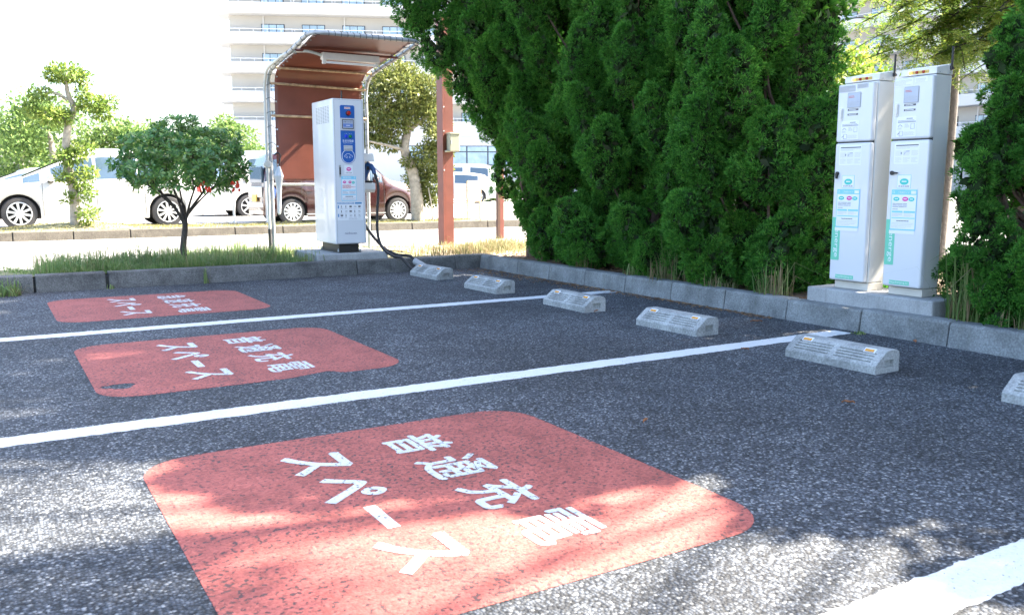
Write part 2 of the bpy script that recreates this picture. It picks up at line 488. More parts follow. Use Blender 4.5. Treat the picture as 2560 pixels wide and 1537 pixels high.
# the two sign planes used for printing on cabinets (u right, v up)
class Plate:
    """draws flat prints on a plane: org + u*right + v*up + lift*normal"""
    def __init__(self, org, right, up, parent, o=(0, 0, 0)):
        self.o, self.r, self.u = Vector(org), Vector(right), Vector(up)
        self.n = self.r.cross(self.u); self.parent = parent; self.base = o
    def P(self, u, v, k): return self.o + self.r * u + self.u * v + self.n * k
    def rect(self, mb, u0, u1, v0, v1, k, th=0.0008):
        return mb.prism([self.P(u0, v0, k), self.P(u1, v0, k), self.P(u1, v1, k), self.P(u0, v1, k)], 0, th, self.n)
    def rrect(self, mb, u0, u1, v0, v1, r, k, th=0.0008, seg=5):
        pts = []
        for cu, cv, a0 in ((u1 - r, v0 + r, -90), (u1 - r, v1 - r, 0), (u0 + r, v1 - r, 90), (u0 + r, v0 + r, 180)):
            for i in range(seg + 1):
                a = R(a0 + 90 * i / seg); pts.append(self.P(cu + r * math.cos(a), cv + r * math.sin(a), k))
        return mb.prism(pts, 0, th, self.n)
    def disc(self, mb, u, v, ru, rv, k, th=0.0008, seg=24):
        return mb.prism([self.P(u + ru * math.cos(2 * math.pi * i / seg), v + rv * math.sin(2 * math.pi * i / seg), k) for i in range(seg)], 0, th, self.n)
    def ring(self, mb, u, v, r, t, k, th=0.0008, seg=28):
        for i in range(seg):
            a, b = 2 * math.pi * i / seg, 2 * math.pi * (i + 1) / seg
            mb.prism([self.P(u + q * math.cos(x), v + q * math.sin(x), k) for q, x in ((r, a), (r, b), (r - t, b), (r - t, a))], 0, th, self.n)
        return mb
    def lines(self, mb, u0, u1, v0, v1, n, k, fill=0.5, seed=0, breaks=True):
        rr = random.Random(seed); hgt = (v1 - v0) / n
        for i in range(n):
            v = v1 - hgt * (i + 0.5); u = u0; end = u1 - (u1 - u0) * rr.choice((0, 0, 0.1, 0.35))
            while u < end:
                d = rr.uniform(0.06, 0.3) * (u1 - u0)
                self.rect(mb, u, min(end, u + d), v - hgt * fill / 2, v + hgt * fill / 2, k)
                u += d + (0.02 * (u1 - u0) if breaks else 0)
    def text(self, mb, s, u, v, w, h, k, bold=0.0, right=None, up=None):
        put_text(mb, s, self.P(u, v, k), right or self.r, up or self.u, w, h, bold)
    def build(self, mb, name, mat, parent=None):
        mb.o = Vector(self.base)
        return mb.build(name, mat, parent or self.parent)

X_, Y_, Z_ = Vector((1, 0, 0)), Vector((0, 1, 0)), Vector((0, 0, 1))
def mb(t): return MB(t.location)
def struct(name, m, mat, **k): return tag(m.build(name, mat, **k), kind='structure')
def sheet(name, poly, z, mat):
    m = MB(); m.add([(x, y, z) for x, y in poly], [tuple(range(len(poly)))])
    return struct(name, m, mat)

# ---------------------------------------------------------------- ground
sheet("ground", [(-700, -700), (700, -700), (700, 700), (-700, 700)], -0.012, mt['lot'])
sheet("parking_lot", [(-14, -14), (5.1, -14), (5.1, 9.15), (-14, 9.15)], 0.0, mt['asphalt'])
sheet("road", [(-60, 9.15), (5.1, 9.15), (60, 9.15), (60, 17.5), (-60, 17.5)], -0.006, mt['road'])
m = MB().box(-60, 120, 18.95, 70, -0.01, 0.10)
struct("far_car_park", m, mt['lot'])

def mound(name, x0, x1, y0, y1, z, amp, mat, nx, ny, seed, back=None, edge=0.25):
    """a bed of soil or turf: a gently uneven sheet with sides down to the ground"""
    r = np.random.default_rng(seed)
    ph = r.uniform(0, 6.28, 8)
    V, F = [], []
    for j in range(ny + 1):
        for i in range(nx + 1):
            x = x0 + (x1 - x0) * i / nx
            yb = back(x) if back else y1
            y = y0 + (yb - y0) * j / ny
            h = z + amp * (math.sin(x * 1.7 + ph[0]) * math.sin(y * 2.1 + ph[1]) + 0.5 * math.sin(x * 4.3 + ph[2]) * math.sin(y * 5.1 + ph[3]) + 0.3 * math.sin(11 * x + ph[4]) * math.sin(9 * y + ph[5]))
            if j == ny: h = -0.02
            V.append((x, y, h))
    for j in range(ny):
        for i in range(nx):
            a = j * (nx + 1) + i
            F.append((a, a + 1, a + nx + 2, a + nx + 1))
    return tag(npmesh(name, V, F, mat, smooth=True), kind='structure')

def strip_back(x):
    return float(np.interp(x, [-14, -2, 0.2, 1.5, 2.6, 5, 8, 12], [10.0, 10.2, 10.42, 10.7, 11.2, 12.0, 12.7, 13.2]))
mound("grass_strip", -14, 4.6, 9.235, 10.5, 0.125, 0.012, mt['turf'], 120, 10, 3, strip_back)
mound("dirt_strip", 4.6, 9.2, 9.235, 10.5, 0.125, 0.014, mt['dirt'], 50, 20, 5, strip_back)
m_ = mound("planting_bed", 5.17, 8.4, -12, 9.3, 0.125, 0.016, mt['soil'], 44, 130, 4)
mound("far_verge", -30, 10.2, 17.62, 19.0, 0.15, 0.01, mt['turf'], 160, 10, 6)
# low turf bank the topiary stands on
V, F = [], []
for j in range(13):
    for i in range(33):
        x = -1.2 + 4.6 * i / 32; y = 17.7 + 1.3 * j / 12
        V.append((x, y, 0.14 + 0.14 * math.exp(-((x - 1.45) / 0.95) ** 2) * math.sin(math.pi * j / 12)))
for j in range(12):
    for i in range(32):
        a = j * 33 + i; F.append((a, a + 1, a + 34, a + 33))
tag(npmesh("turf_bank", V, F, mt['turf'], smooth=True), kind='structure')

# ---------------------------------------------------------------- kerbs
def kerb_run(name, along, joints, c0, c1, h, mat, gap=0.008, lip=0.02, seed=0):
    m = MB(); rr = random.Random(seed)
    for a, b in zip(joints[:-1], joints[1:]):
        dz, dc = rr.uniform(-.004, .004), rr.uniform(-.004, .004)
        a2, b2 = min(a, b) + gap / 2, max(a, b) - gap / 2
        prof = [(c0 + dc, -0.02), (c0 + dc + (lip if c1 > c0 else -lip), h - 0.012 + dz), (c0 + dc + (lip + .012 if c1 > c0 else -lip - .012), h + dz), (c1, h + dz), (c1, -0.02)]
        if along == 'y': m.prism([(x, 0, z) for x, z in prof], a2, b2, (0, 1, 0))
        else: m.prism([(0, y, z) for y, z in prof], a2, b2, (1, 0, 0))
    return struct(name, m, mat, bevel=0.007)
js = [3.149 + 0.637 * k for k in range(-20, 10)] + [9.095]
kerb_run("parking_kerb", 'y', js, 5.03, 5.185, 0.152, mt['kerb'], seed=1)
struct("kerb_mortar", MB().box(5.06, 5.18, -9, 9.09, -.02, 0.135), mt['mortar'])
kerb_run("strip_kerb", 'x', [0.98, 3.5, 4.72, 5.185], 9.1, 9.25, 0.155, mt['kerb_old'], gap=0.007, lip=0.03, seed=2)
kerb_run("strip_kerb", 'x', [-12, -9, -6, -4.6, -3.4, -2.2, -1.0, 0.355, 0.965], 9.1, 9.25, 0.16, mt['kerb_old'], gap=0.02, lip=0.012, seed=3)
struct("kerb_mortar", MB().box(-12, 5.15, 9.15, 9.24, -.02, 0.12), mt['mortar'])
kerb_run("far_kerb", 'x', [-30 + 0.95 * k for k in range(44)], 17.48, 17.63, 0.155, mt['kerb_pale'], gap=0.02, seed=4)
struct("kerb_mortar", MB().box(-30, 10.8, 17.52, 17.62, -.02, 0.13), mt['mortar'])

# ---------------------------------------------------------------- road markings
def wobbly_line(name, x0, x1, y0, y1, z, label, seed):
    rr = random.Random(seed); n = int((x1 - x0) / 0.013)
    lo, hi = [], []
    e0 = e1 = 0
    for i in range(n + 1):
        x = x0 + (x1 - x0) * i / n
        e0 = e0 * 0.55 + rr.gauss(0, 0.0030); e1 = e1 * 0.55 + rr.gauss(0, 0.0030)
        lo.append((x, y0 + e0, z)); hi.append((x, y1 + e1, z))
    m = MB((x0, (y0 + y1) / 2, 0))
    m.add(lo + hi, [(i, i + 1, n + 2 + i, n + 1 + i) for i in range(n)])
    return tag(m.build(name, mt['white_line']), label, "road marking", "white bay lines on the parking lot")
wobbly_line("bay_line", -9, 4.99, 6.36, 6.515, 0.0015, "thin white line between the rear two red patches", 1)
wobbly_line("bay_line", -9, 4.95, 3.765, 3.915, 0.0015, "long white line crossing the middle of the lot beside the nearest red patch", 2)
wobbly_line("bay_line", -9, 4.99, 1.115, 1.27, 0.0015, "broad white line cut off by the lower right corner", 3)

def rounded(x0, x1, y0, y1, r, z, seg=10):
    pts = []
    for cx, cy, a0 in ((x1 - r, y0 + r, -90), (x1 - r, y1 - r, 0), (x0 + r, y1 - r, 90), (x0 + r, y0 + r, 180)):
        for i in range(seg + 1):
            a = R(a0 + 90 * i / seg); pts.append((cx + r * math.cos(a), cy + r * math.sin(a), z))
    return pts

def red_patch(y0, y1, line1, y_first, pitch1, y_kana, pitch2, label, holes=False):
    t = thing("painted_bay_sign", label, "road marking", (1.19, (y0 + y1) / 2, 0), "red painted patches with white lettering")
    m = mb(t); z = 0.0015
    outer = rounded(0.402, 1.975, y0, y1, 0.2, z)
    if holes:
        # the near edge is chipped away below the lettering and there is a bare hole near one corner
        rr = random.Random(5)
        chip = [(1.14, y0, z), (1.20, y0 + .008, z), (1.29, y0 + .006, z), (1.36, y0 + .028, z), (1.43, y0 + .05, z), (1.47, y0 + .062, z), (1.52, y0 + .078, z), (1.545, y0 + .06, z), (1.57, y0 + .02, z), (1.60, y0, z)]
        n = len(outer)
        # outer starts at the lower right corner; the run from the last point to the first is the near edge
        outer = outer + chip
        bm = bmesh.new()
        def loop(pts):
            vs = [bm.verts.new(Vector(p) - t.location) for p in pts]
            return [bm.edges.new((vs[i], vs[(i + 1) % len(vs)])) for i in range(len(vs))]
        es = loop(outer)
        hole = []
        for i in range(18):
            a = 2 * math.pi * i / 18
            k = 1 + rr.uniform(-.2, .2)
            hole.append((0.515 + 0.075 * k * math.cos(a) - 0.01 * math.sin(a), 4.637 + 0.06 * k * math.sin(a) + 0.012 * math.cos(2 * a), z))
        es += loop(hole)
        bmesh.ops.triangle_fill(bm, use_beauty=True, edges=es)
        bmesh.ops.recalc_face_normals(bm, faces=bm.faces)
        me = bpy.data.meshes.new("painted_patch"); bm.to_mesh(me); bm.free()
        if me.polygons[0].normal.z < 0: me.flip_normals()
        me.materials.append(mt['red'])
        o = bpy.data.objects.new("painted_patch", me); COL.objects.link(o); o.parent = t
    else:
        m.add(outer, [tuple(range(len(outer)))])
        m.build("painted_patch", mt['red'], t)
    lm = mb(t)
    for i, ch in enumerate(line1):
        c = y_first - pitch1 * i
        put_text(lm, ch, (1.262, c + 0.113, 0.0026), -Y_, X_, 0.219, 0.235, 0, 0.0036 if ch == '電' else 0.0052)
    lm.build("lettering", mt['letter'], t)
    lm = mb(t)
    for i, ch in enumerate("スペース"):
        c = y_kana - pitch2 * i
        if ch == "ー": lm.prism([(0.945, c + .098, 0), (0.985, c + .098, 0), (0.985, c - .098, 0), (0.945, c - .098, 0)], 0.0024, 0.0028, Z_)
        else: put_text(lm, ch, (0.862, c + 0.112, 0.0026), -Y_, X_, 0.218 if ch != "ペ" else 0.228, 0.205, 0, 0.0080)
    lm.build("lettering", mt['letter'], t)
    return t
red_patch(1.71, 3.29, "普通充電", 2.985, 0.318, 2.955, 0.295, "large red patch nearest the viewer, crossed by sun flecks, lettered 普通充電スペース")
red_patch(4.37, 5.92, "普通充電", 5.61, 0.317, 5.60, 0.300, "red patch between two white lines, with a bare hole and chipped edge, lettered 普通充電スペース", True)
red_patch(6.97, 8.42, "急速充電", 8.12, 0.307, 8.12, 0.283, "red patch farthest away beside the mossy kerb, lettered 急速充電スペース")

# ---------------------------------------------------------------- wheel stops
def clip(poly, a, b, c):
    """keep the part of a 2-D polygon with a*x+b*z<=c"""
    out = []
    for i in range(len(poly)):
        p, q = poly[i], poly[(i + 1) % len(poly)]
        dp, dq = a * p[0] + b * p[1] - c, a * q[0] + b * q[1] - c
        if dp <= 0: out.append(p)
        if dp * dq < 0:
            s = dp / (dp - dq); out.append((p[0] + (q[0] - p[0]) * s, p[1] + (q[1] - p[1]) * s))
    return out

def make_stop():
    t = thing("wheel_stop", "x", "wheel stop", (0, 0, 0), "concrete wheel stops at the heads of the bays")
    prof = [(-.1, -.003), (-.1, .040), (-.094, .050), (-.012, .113), (.002, .118), (.078, .118), (.094, .108), (.1, .092), (.1, -.003)]
    m = MB()
    def ext(p, a, b):
        if len(p) > 2: m.prism([(x, 0, z) for x, z in p], a, b, (0, 1, 0))
    p0, p1 = Vector((-.094, .050)), Vector((-.012, .113))
    d = p1 - p0; nrm = Vector((-d.y, d.x)).normalized()
    gro = [prof[0], prof[1], tuple(p0)]
    for k in range(4):
        a, b = 0.10 + 0.2 * k, 0.20 + 0.2 * k
        for s, e in ((a, 0), (a + .015, -.008), (b - .015, -.008), (b, 0)):
            gro.append(tuple(p0 + d * s + nrm * e))
    gro += prof[3:]
    x0, x1, z0, z1 = -.02, .055, .028, .068
    for sg in (1, -1):
        lo = lambda a, b: (a, b) if sg > 0 else (-b, -a)
        ext(prof, *lo(.225 + .03, .275))
        # end piece with a lifting pocket
        ext(clip(prof, 0, 1, z0), *lo(.275, .3))
        ext(clip(prof, 0, -1, -z1), *lo(.275, .3))
        mid = clip(clip(prof, 0, -1, -z0), 0, 1, z1)
        ext(clip(mid, 1, 0, x0), *lo(.275, .3))
        ext(clip(mid, -1, 0, -x1), *lo(.275, .3))
        ext(gro, *lo(.018, .255))
    ext(prof, -.018, .018)
    m.build("concrete_block", mt['stop'], t)
    for sg in (1, -1):
        mm = MB(); c = p0 + d * 0.90
        ux = Vector((d.x, 0, d.y)).normalized(); un = Vector((nrm.x, 0, nrm.y))
        o = Vector((c.x, sg * .205, c.y))
        q = [o + ux * a + Y_ * b for a, b in ((-.014, -.034), (-.014, .034), (.016, .034), (.016, -.034))]
        mm.prism(q, -.004, .003, un)
        rf = mm.build("reflector", mt['sticker'], t)
        m2 = MB()
        q = [o + ux * a + Y_ * b for a, b in ((-.011, -.027), (-.011, .027), (.007, .027), (.007, -.027))]
        m2.prism(q, .003, .0065, un)
        m2.build("amber_lens", mt['amber'], rf)
    return t
stop0 = make_stop()
stops = [(4.075, 8.44, "pale wheel stop farthest away, with the black charging cable looped over its end", 0.05),
         (4.035, 7.11, "second wheel stop from the corner of the kerbs, beside the cable one", 0.02),
         (4.055, 5.755, "wheel stop standing over the end of the thinner white line", -0.01),
         (4.045, 4.51, "wheel stop in the middle bay facing the grey kerb, between the two white lines", 0.03),
         (4.06, 3.165, "large weathered wheel stop in front of the twin charging cabinets", 0.015),
         (4.085, 1.905, "wheel stop cut off by the right edge of the photo", 0.02)]
for i, (x, y, lb, rz) in enumerate(stops):
    if i == 0:
        stop0.location = (x, y, 0); stop0.rotation_euler = (0, 0, rz); stop0['label'] = lb
    else:
        dup(stop0, (x, y, 0), rz, lb)

# ---------------------------------------------------------------- quick charger
pad = MB((3.5, 9.7, 0.12)).box(3.095, 3.93, 9.255, 10.1, 0.10, 0.228)
tag(pad.build("concrete_pad", mt['plinth'], bevel=0.012), "low square concrete pad under the quick charger", "concrete pad")
QX0, QX1, QY0, QY1, QZ0, QZ1 = 3.328, 3.69, 9.30, 9.99, 0.328, 1.915
qc = thing("quick_charger", "tall white quick charger with a blue front panel standing under the brown shelter", "charging station", (3.5, 9.65, 0.228))
mb(qc).box(QX0, QX1, QY0, QY1, QZ0, QZ1).build("cabinet", mt['white'], qc, bevel=0.012, seg=3)
b_ = mb(qc); b_.box(3.385, 3.62, 9.36, 9.93, 0.232, 0.326); b_.box(3.365, 3.64, 9.34, 9.95, 0.2285, 0.240)
base = b_.build("base", mt['blackmetal'], qc, bevel=0.004)
for x in (3.375, 3.632):
    for y in (9.36, 9.92): mb(qc).lathe([(.010, 0), (.010, .02), (.005, .022), (.005, .034)], (x, y, 0.240), (0, 0, 1), 8).build("bolt", mt['galv'], base)
side = Plate((QX0 - 0.0005, QY1, QZ0), -Y_, Z_, qc, qc.location)
v = mb(qc)
for r_ in range(12):
    for c_ in range(6):
        u = 0.15 + 0.075 * c_; z = 1.335 + 0.0155 * r_
        side.rect(v, u, u + 0.052, z, z + 0.006, 0.0, 0.001)
side.build(v, "vent", mt['slat'])
fr = Plate((QX0, QY0, QZ0), X_, Z_, qc, qc.location)   # u 0..0.362, v 0..1.587
H = QZ1 - QZ0
k0 = 0.0008
m = mb(qc)
for (ua, ub, va, vb) in ((.018, .344, .010, .0125), (.018, .344, 1.572, 1.5745), (.018, .0205, .0125, 1.572), (.3415, .344, .0125, 1.572)): fr.rect(m, ua, ub, va, vb, .0002, .0006)
fr.build(m, "door_gap", mt['slat'])
for v_ in (.35, .78, 1.22):
    m = mb(qc); fr.rect(m, .346, .353, v_, v_ + .06, .0002, .004); fr.build(m, "hinge", mt['white'])
# blue panel: rounded top, round badge at the foot
p_ = mb(qc)
u0, u1 = 0.085, 0.252; uc = (u0 + u1) / 2
cyb = 0.968; rb = 0.0835
pts = [fr.P(u1, cyb, k0), fr.P(u1, 1.505, k0), fr.P(u1 - .012, 1.517, k0), fr.P(u0 + .012, 1.517, k0), fr.P(u0, 1.505, k0), fr.P(u0, cyb, k0)]
for i in range(1, 16):
    a = math.pi + math.pi * i / 16; pts.append(fr.P(uc + rb * math.cos(a), cyb + rb * math.sin(a), k0))
p_.prism(pts, 0, 0.003, fr.n)
panel = fr.build(p_, "front_panel", mt['blue'])
k1 = 0.0042
m = mb(qc); fr.rect(m, u0 - .002, u1 + .002, 1.245, 1.378, k1, .006); sur = fr.build(m, "screen_surround", mt['palegrey'], panel)
m = mb(qc); fr.rect(m, .104, .236, 1.262, 1.364, k1 + .0065, .002); fr.build(m, "screen_bezel", mt['black'], panel)
m = mb(qc); fr.rect(m, .111, .229, 1.270, 1.356, k1 + .009, .001); fr.build(m, "screen", mt['screen'], panel)
m = mb(qc); fr.rect(m, .115, .225, 1.282, 1.318, k1 + .0105, .0006); fr.build(m, "screen_band", mt['screen2'], panel)
m = mb(qc); fr.text(m, "充電できます", .116, 1.328, .108, .02, k1 + .0108, 0.012); fr.build(m, "screen_text", mt['print_'], panel)
m = mb(qc); fr.rect(m, .148, .192, 1.296, 1.302, k1 + .0114, .0003); fr.build(m, "screen_caption", mt['sticker'], panel)
m = mb(qc); fr.rect(m, .135, .203, 1.476, 1.498, k1, .001); fr.build(m, "warning_label", mt['sticker'], panel)
m = mb(qc); fr.lines(m, .138, .200, 1.480, 1.495, 2, k1 + .0013, .6, 3); fr.build(m, "warning_print", mt['redprint'], panel)
m = mb(qc); m.lathe([(.028, 0), (.028, .008), (.024, .010)], fr.P(.176, 1.432, k1), fr.n, 20); fr.build(m, "button_collar", mt['black'], panel)
m = mb(qc); m.lathe([(.017, 0), (.017, .012), (.022, .014), (.022, .026), (.016, .031)], fr.P(.176, 1.432, k1 + .010), fr.n, 20); fr.build(m, "emergency_button", mt['red_btn'], panel)
for u, mm in ((.148, 'blue_btn'), (.196, 'green_btn')):
    m = mb(qc); m.lathe([(.0185, 0), (.0185, .004), (.014, .005), (.013, .012), (.009, .015)], fr.P(u, 1.182, k1), fr.n, 16); fr.build(m, "push_button", mt[mm], panel)
m = mb(qc)
fr.text(m, "スタート", .133, 1.208, .03, .008, k1, .02); fr.text(m, "ストップ", .181, 1.208, .03, .008, k1, .02)
fr.text(m, "急速充電器", .105, 1.121, .128, .026, k1, .02)
fr.text(m, "Quick Charger", .113, 1.102, .108, .013, k1, .012)
fr.build(m, "panel_lettering", mt['sticker'], panel)
m = mb(qc); fr.rect(m, .118, .220, .985 + .04, 1.085, k1, .0008); fr.build(m, "info_plate", mt['palegrey'], panel)
m = mb(qc); fr.lines(m, .124, .17, 1.062, 1.078, 2, k1 + .001, .4, 6); fr.lines(m, .124, .214, 1.03, 1.055, 4, k1 + .001, .35, 7); fr.build(m, "info_print", mt['softprint'], panel)
m = mb(qc)
fr.ring(m, uc, cyb - .003, .076, .006, k1, .0008)
car_pts = [(-.042, -.012), (-.046, .002), (-.034, .010), (-.022, .022), (-.006, .027), (.012, .026), (.028, .012), (.044, .006), (.046, -.008), (.042, -.012)]
m.tube([fr.P(uc + a, cyb + b, k1 + .001) for a, b in car_pts], .0022, 5)
fr.text(m, "Q", uc - .033, cyb - .024, .024, .026, k1 + .0012, .03); fr.text(m, "C", uc + .008, cyb - .022, .022, .023, k1 + .0012, .03)
fr.build(m, "car_badge", mt['sticker'], panel)
# latch, stickers, name
m = mb(qc); fr.rect(m, .058, .078, .742, .868, k0, .004); latch = fr.build(m, "latch", mt['chrome'])
m = mb(qc); fr.rect(m, .0615, .0745, .765, .845, k0 + .0045, .006); fr.build(m, "latch_lever", mt['black'], latch)
def badge(mm_, pl, u, v, w_, h_, col, lift, parent, mbf):
    """a plain coloured round badge with a white word bar"""
    m = mbf(); pl.disc(m, u, v, w_ / 2, h_ / 2, lift, .0005, 18); pl.build(m, "round_badge", mt[col], parent)
    m = mbf(); pl.rect(m, u - w_ * .26, u + w_ * .26, v - h_ * .06, v + h_ * .12, lift + .0006, .0003); pl.build(m, "badge_word_bar", mt['sticker'], parent)
m = mb(qc); fr.rrect(m, .119, .217, .772, .868, .004, k0); st = fr.build(m, "sticker", mt['sticker'])
m = mb(qc); fr.ring(m, .168, .828, .001, .001, k0); 
badge(m, fr, .170, .826, .056, .042, 'pink', k0 + .001, st, lambda: mb(qc))
m = mb(qc); fr.text(m, "急速充電器", .134, .780, .07, .012, k0 + .001, .02); fr.build(m, "sticker_lettering", mt['print_'], st)
m = mb(qc); fr.rect(m, .080, .253, .478, .748, k0, .0008); leaf_ = fr.build(m, "notice", mt['cyan'])
m = mb(qc); fr.rect(m, .085, .248, .484, .715, k0 + .001, .0006); fr.build(m, "notice_sheet", mt['sticker'], leaf_)
for u, v_, c_, ww in ((.116, .684, 'pink', .038), (.180, .684, 'pink', .036), (.218, .680, 'teal', .036)):
    badge(None, fr, u, v_, ww, .030, c_, k0 + .0018, leaf_, lambda: mb(qc))
m = mb(qc); fr.lines(m, .092, .242, .615, .655, 4, k0 + .0018, .42, 11); fr.build(m, "notice_red_print", mt['redprint'], leaf_)
m = mb(qc)
for a, b in ((.588, .598), (.542, .552)):
    fr.rect(m, .09, .164, a, b, k0 + .0018); fr.rect(m, .169, .244, a, b, k0 + .0018)
fr.build(m, "notice_heading", mt['cyan'], leaf_)
m = mb(qc)
fr.lines(m, .092, .16, .556, .584, 3, k0 + .0018, .35, 12); fr.lines(m, .171, .242, .556, .584, 3, k0 + .0018, .35, 13); fr.lines(m, .092, .242, .488, .512, 3, k0 + .0018, .3, 14)
fr.build(m, "notice_print", mt['softprint'], leaf_)
m = mb(qc); fr.lines(m, .122, .212, .521, .530, 1, k0 + .0018, .8, 15); fr.build(m, "notice_bold_print", mt['print_'], leaf_)
m = mb(qc); fr.lines(m, .10, .20, .722, .742, 2, k0 + .0012, .5, 16); fr.text(m, "集", .226, .724, .018, .018, k0 + .0012, .02); fr.build(m, "notice_title", mt['sticker'], leaf_)
m = mb(qc); fr.rect(m, .025, .325, .262, .468, k0, .0006); g_ = fr.build(m, "instruction_sheet", mt['sticker'])
m = mb(qc); fr.rect(m, .028, .222, .443, .462, k0 + .001, .0004); fr.rect(m, .232, .312, .443, .462, k0 + .001, .0004)
for a, b in ((.395, .43), (.30, .335)): fr.rect(m, .032, .044, a, b, k0 + .001, .0004)
fr.build(m, "instruction_heading", mt['midblue'], g_)
m = mb(qc); fr.lines(m, .034, .216, .447, .458, 1, k0 + .0016, .7, 20); fr.build(m, "heading_print", mt['sticker'], g_)
rr = random.Random(9)
for row, v_ in enumerate((.412, .360, .314)):
    for i in range(5):
        u = .062 + .052 * i
        kind = rr.random(); m = mb(qc)
        if kind < .35: fr.rect(m, u, u + .028, v_ - .006, v_ + .012, k0 + .001, .0004)
        elif kind < .6: fr.rect(m, u + .006, u + .014, v_ - .010, v_ + .014, k0 + .001, .0004)
        else: fr.lines(m, u, u + .03, v_ - .004, v_ + .01, 2, k0 + .001, .4, 50 + row * 7 + i)
        fr.build(m, "pictogram", mt['print_'], g_)
m = mb(qc)
for row, v_ in enumerate((.395, .343, .297)):
    for i in range(5): fr.lines(m, .058 + .052 * i, .094 + .052 * i, v_ - .008, v_ + .002, 2, k0 + .001, .35, 80 + row * 9 + i)
fr.lines(m, .16, .31, .268, .285, 3, k0 + .001, .3, 99)
fr.build(m, "instruction_print", mt['softprint'], g_)
m = mb(qc); fr.text(m, "nichicon", .108, .108, .136, .024, k0, .018); fr.build(m, "maker_name", mt['navy'])
# antenna
m = mb(qc); m.tube([(3.65, 9.88, 1.915), (3.65, 9.88, 1.96)], .016, 8); m.tube([(3.65, 9.88, 1.955), (3.652, 9.88, 2.06)], [.011, .008], 8); m.build("antenna", mt['black'], qc)
# holster and connector on the right flank
hb = mb(qc)
hx0 = QX1 + 0.001
def yz(x, y, z): return (x, y, z)
hb.prism([(hx0, 9.42, 1.245), (hx0, 9.46, 1.335), (hx0, 9.66, 1.335), (hx0, 9.66, 1.245)], 0.0, .165, X_)
hb.prism([(hx0, 9.60, 1.02), (hx0, 9.66, 1.02), (hx0, 9.66, 1.243), (hx0, 9.64, 1.243)], 0.0, .165, X_)
hb.prism([(hx0, 9.42, 0.93), (hx0, 9.45, 0.895), (hx0, 9.66, 0.895), (hx0, 9.66, 1.018), (hx0, 9.42, 1.00)], 0.0, .17, X_)
hb.prism([(hx0, 9.44, 1.0), (hx0 + .012, 9.44, 1.0), (hx0 + .012, 9.60, 1.24), (hx0, 9.60, 1.24)], 0, .01, Y_)
hol = hb.build("connector_holster", mt['cream'], qc, bevel=0.006)
m = mb(qc); m.box(hx0 + .02, hx0 + .15, 9.48, 9.60, 1.002, 1.03); m.build("holster_socket", mt['black'], hol)
cb = mb(qc)
cb.tube([(3.755, 9.54, 1.03), (3.768, 9.53, 1.09), (3.79, 9.52, 1.15), (3.815, 9.51, 1.20), (3.835, 9.50, 1.225)], [.044, .047, .046, .042, .034], 12)
cb.tube([(3.80, 9.51, 1.20), (3.835, 9.48, 1.19), (3.855, 9.45, 1.15), (3.858, 9.44, 1.105)], [.034, .034, .028, .021], 12)
con = cb.build("charging_connector", mt['dblue'], qc, smooth=50)
m = mb(qc); m.box(3.772, 3.80, 9.448, 9.462, 1.15, 1.19); m.build("trigger", mt['black'], con)
def spline(P, n=10):
    P = [Vector(p) for p in P]; out = []
    for i in range(len(P) - 1):
        a, b, c, d = P[max(i - 1, 0)], P[i], P[i + 1], P[min(i + 2, len(P) - 1)]
        for j in range(n):
            s = j / n
            out.append(0.5 * ((2 * b) + (c - a) * s + (2 * a - 5 * b + 4 * c - d) * s * s + (3 * b - a - 3 * c + d) * s ** 3))
    return out + [P[-1]]
cab = mb(qc)
cab.tube(spline([(3.855, 9.44, 1.12), (3.875, 9.42, 1.05), (3.885, 9.40, 0.92), (3.86, 9.38, 0.70), (3.845, 9.36, 0.48), (3.86, 9.33, 0.33), (3.90, 9.27, 0.235), (3.96, 9.17, 0.178), (4.0, 9.05, 0.168), (4.03, 8.95, 0.10), (4.09, 8.86, 0.024), (4.19, 8.79, 0.022), (4.25, 8.80, 0.03), (4.22, 8.90, 0.05), (4.15, 9.0, 0.11), (4.13, 9.05, 0.17), (4.10, 9.13, 0.185), (4.03, 9.24, 0.19), (3.93, 9.33, 0.25), (3.84, 9.40, 0.36), (3.775, 9.48, 0.48), (3.715, 9.56, 0.62), (3.685, 9.60, 0.68)]), .0165, 10)
cab.build("charging_cable", mt['rubber'], qc, smooth=60)
m = mb(qc); m.tube([(4.10, 8.90, 0.135), (4.115, 8.85, 0.12), (4.14, 8.76, 0.10), (4.165, 8.70, 0.075)], [.036, .034, .026, .022], 12); m.build("cable_sleeve", mt['grey'], qc, smooth=60)

# ---------------------------------------------------------------- shelter
sh = thing("tarp_shelter", "curved pipe-framed shelter roofed with a laced brown tarp", "shelter", (3.6, 10.5, 0.13))
XL, XR, YP, YF, ZF = 2.992, 4.222, 10.55, 8.92, 2.515
def rail_path(x, s):
    return spline([(x, YP, 0.10), (x, YP, 1.0), (x, YP, 1.8), (x, YP, 2.12), (x, YP - .09, 2.27), (x, YP - .24, 2.325), (x, YP - .6, 2.385), (x, 9.5, 2.445), (x, YF + .16, 2.515), (x + s * .05, YF + .04, 2.528), (x + s * .16, YF, 2.53)], 8)
m = mb(sh)
left = rail_path(XL, 1); right = rail_path(XR, -1)
m.tube(left + right[::-1], .0225, 10)
m.tube([(XL, YP, 0.985), (XR, YP, 0.985)], .016, 8)
m.build("pipe_frame", mt['galv'], sh, smooth=60)
bars = [((XL + .02, YP - .03, 2.17), (XR - .02, YP - .03, 2.15)), ((XL + .02, 10.30, 2.325), (XR - .02, 10.30, 2.325)), ((XL + .02, YP - .03, 1.795), (XR - .02, YP - .03, 1.795))]
for a, b in bars:
    m = mb(sh); m.tube([a, b], .0155, 8); m.build("cross_bar", mt['rusty'], sh, smooth=60)
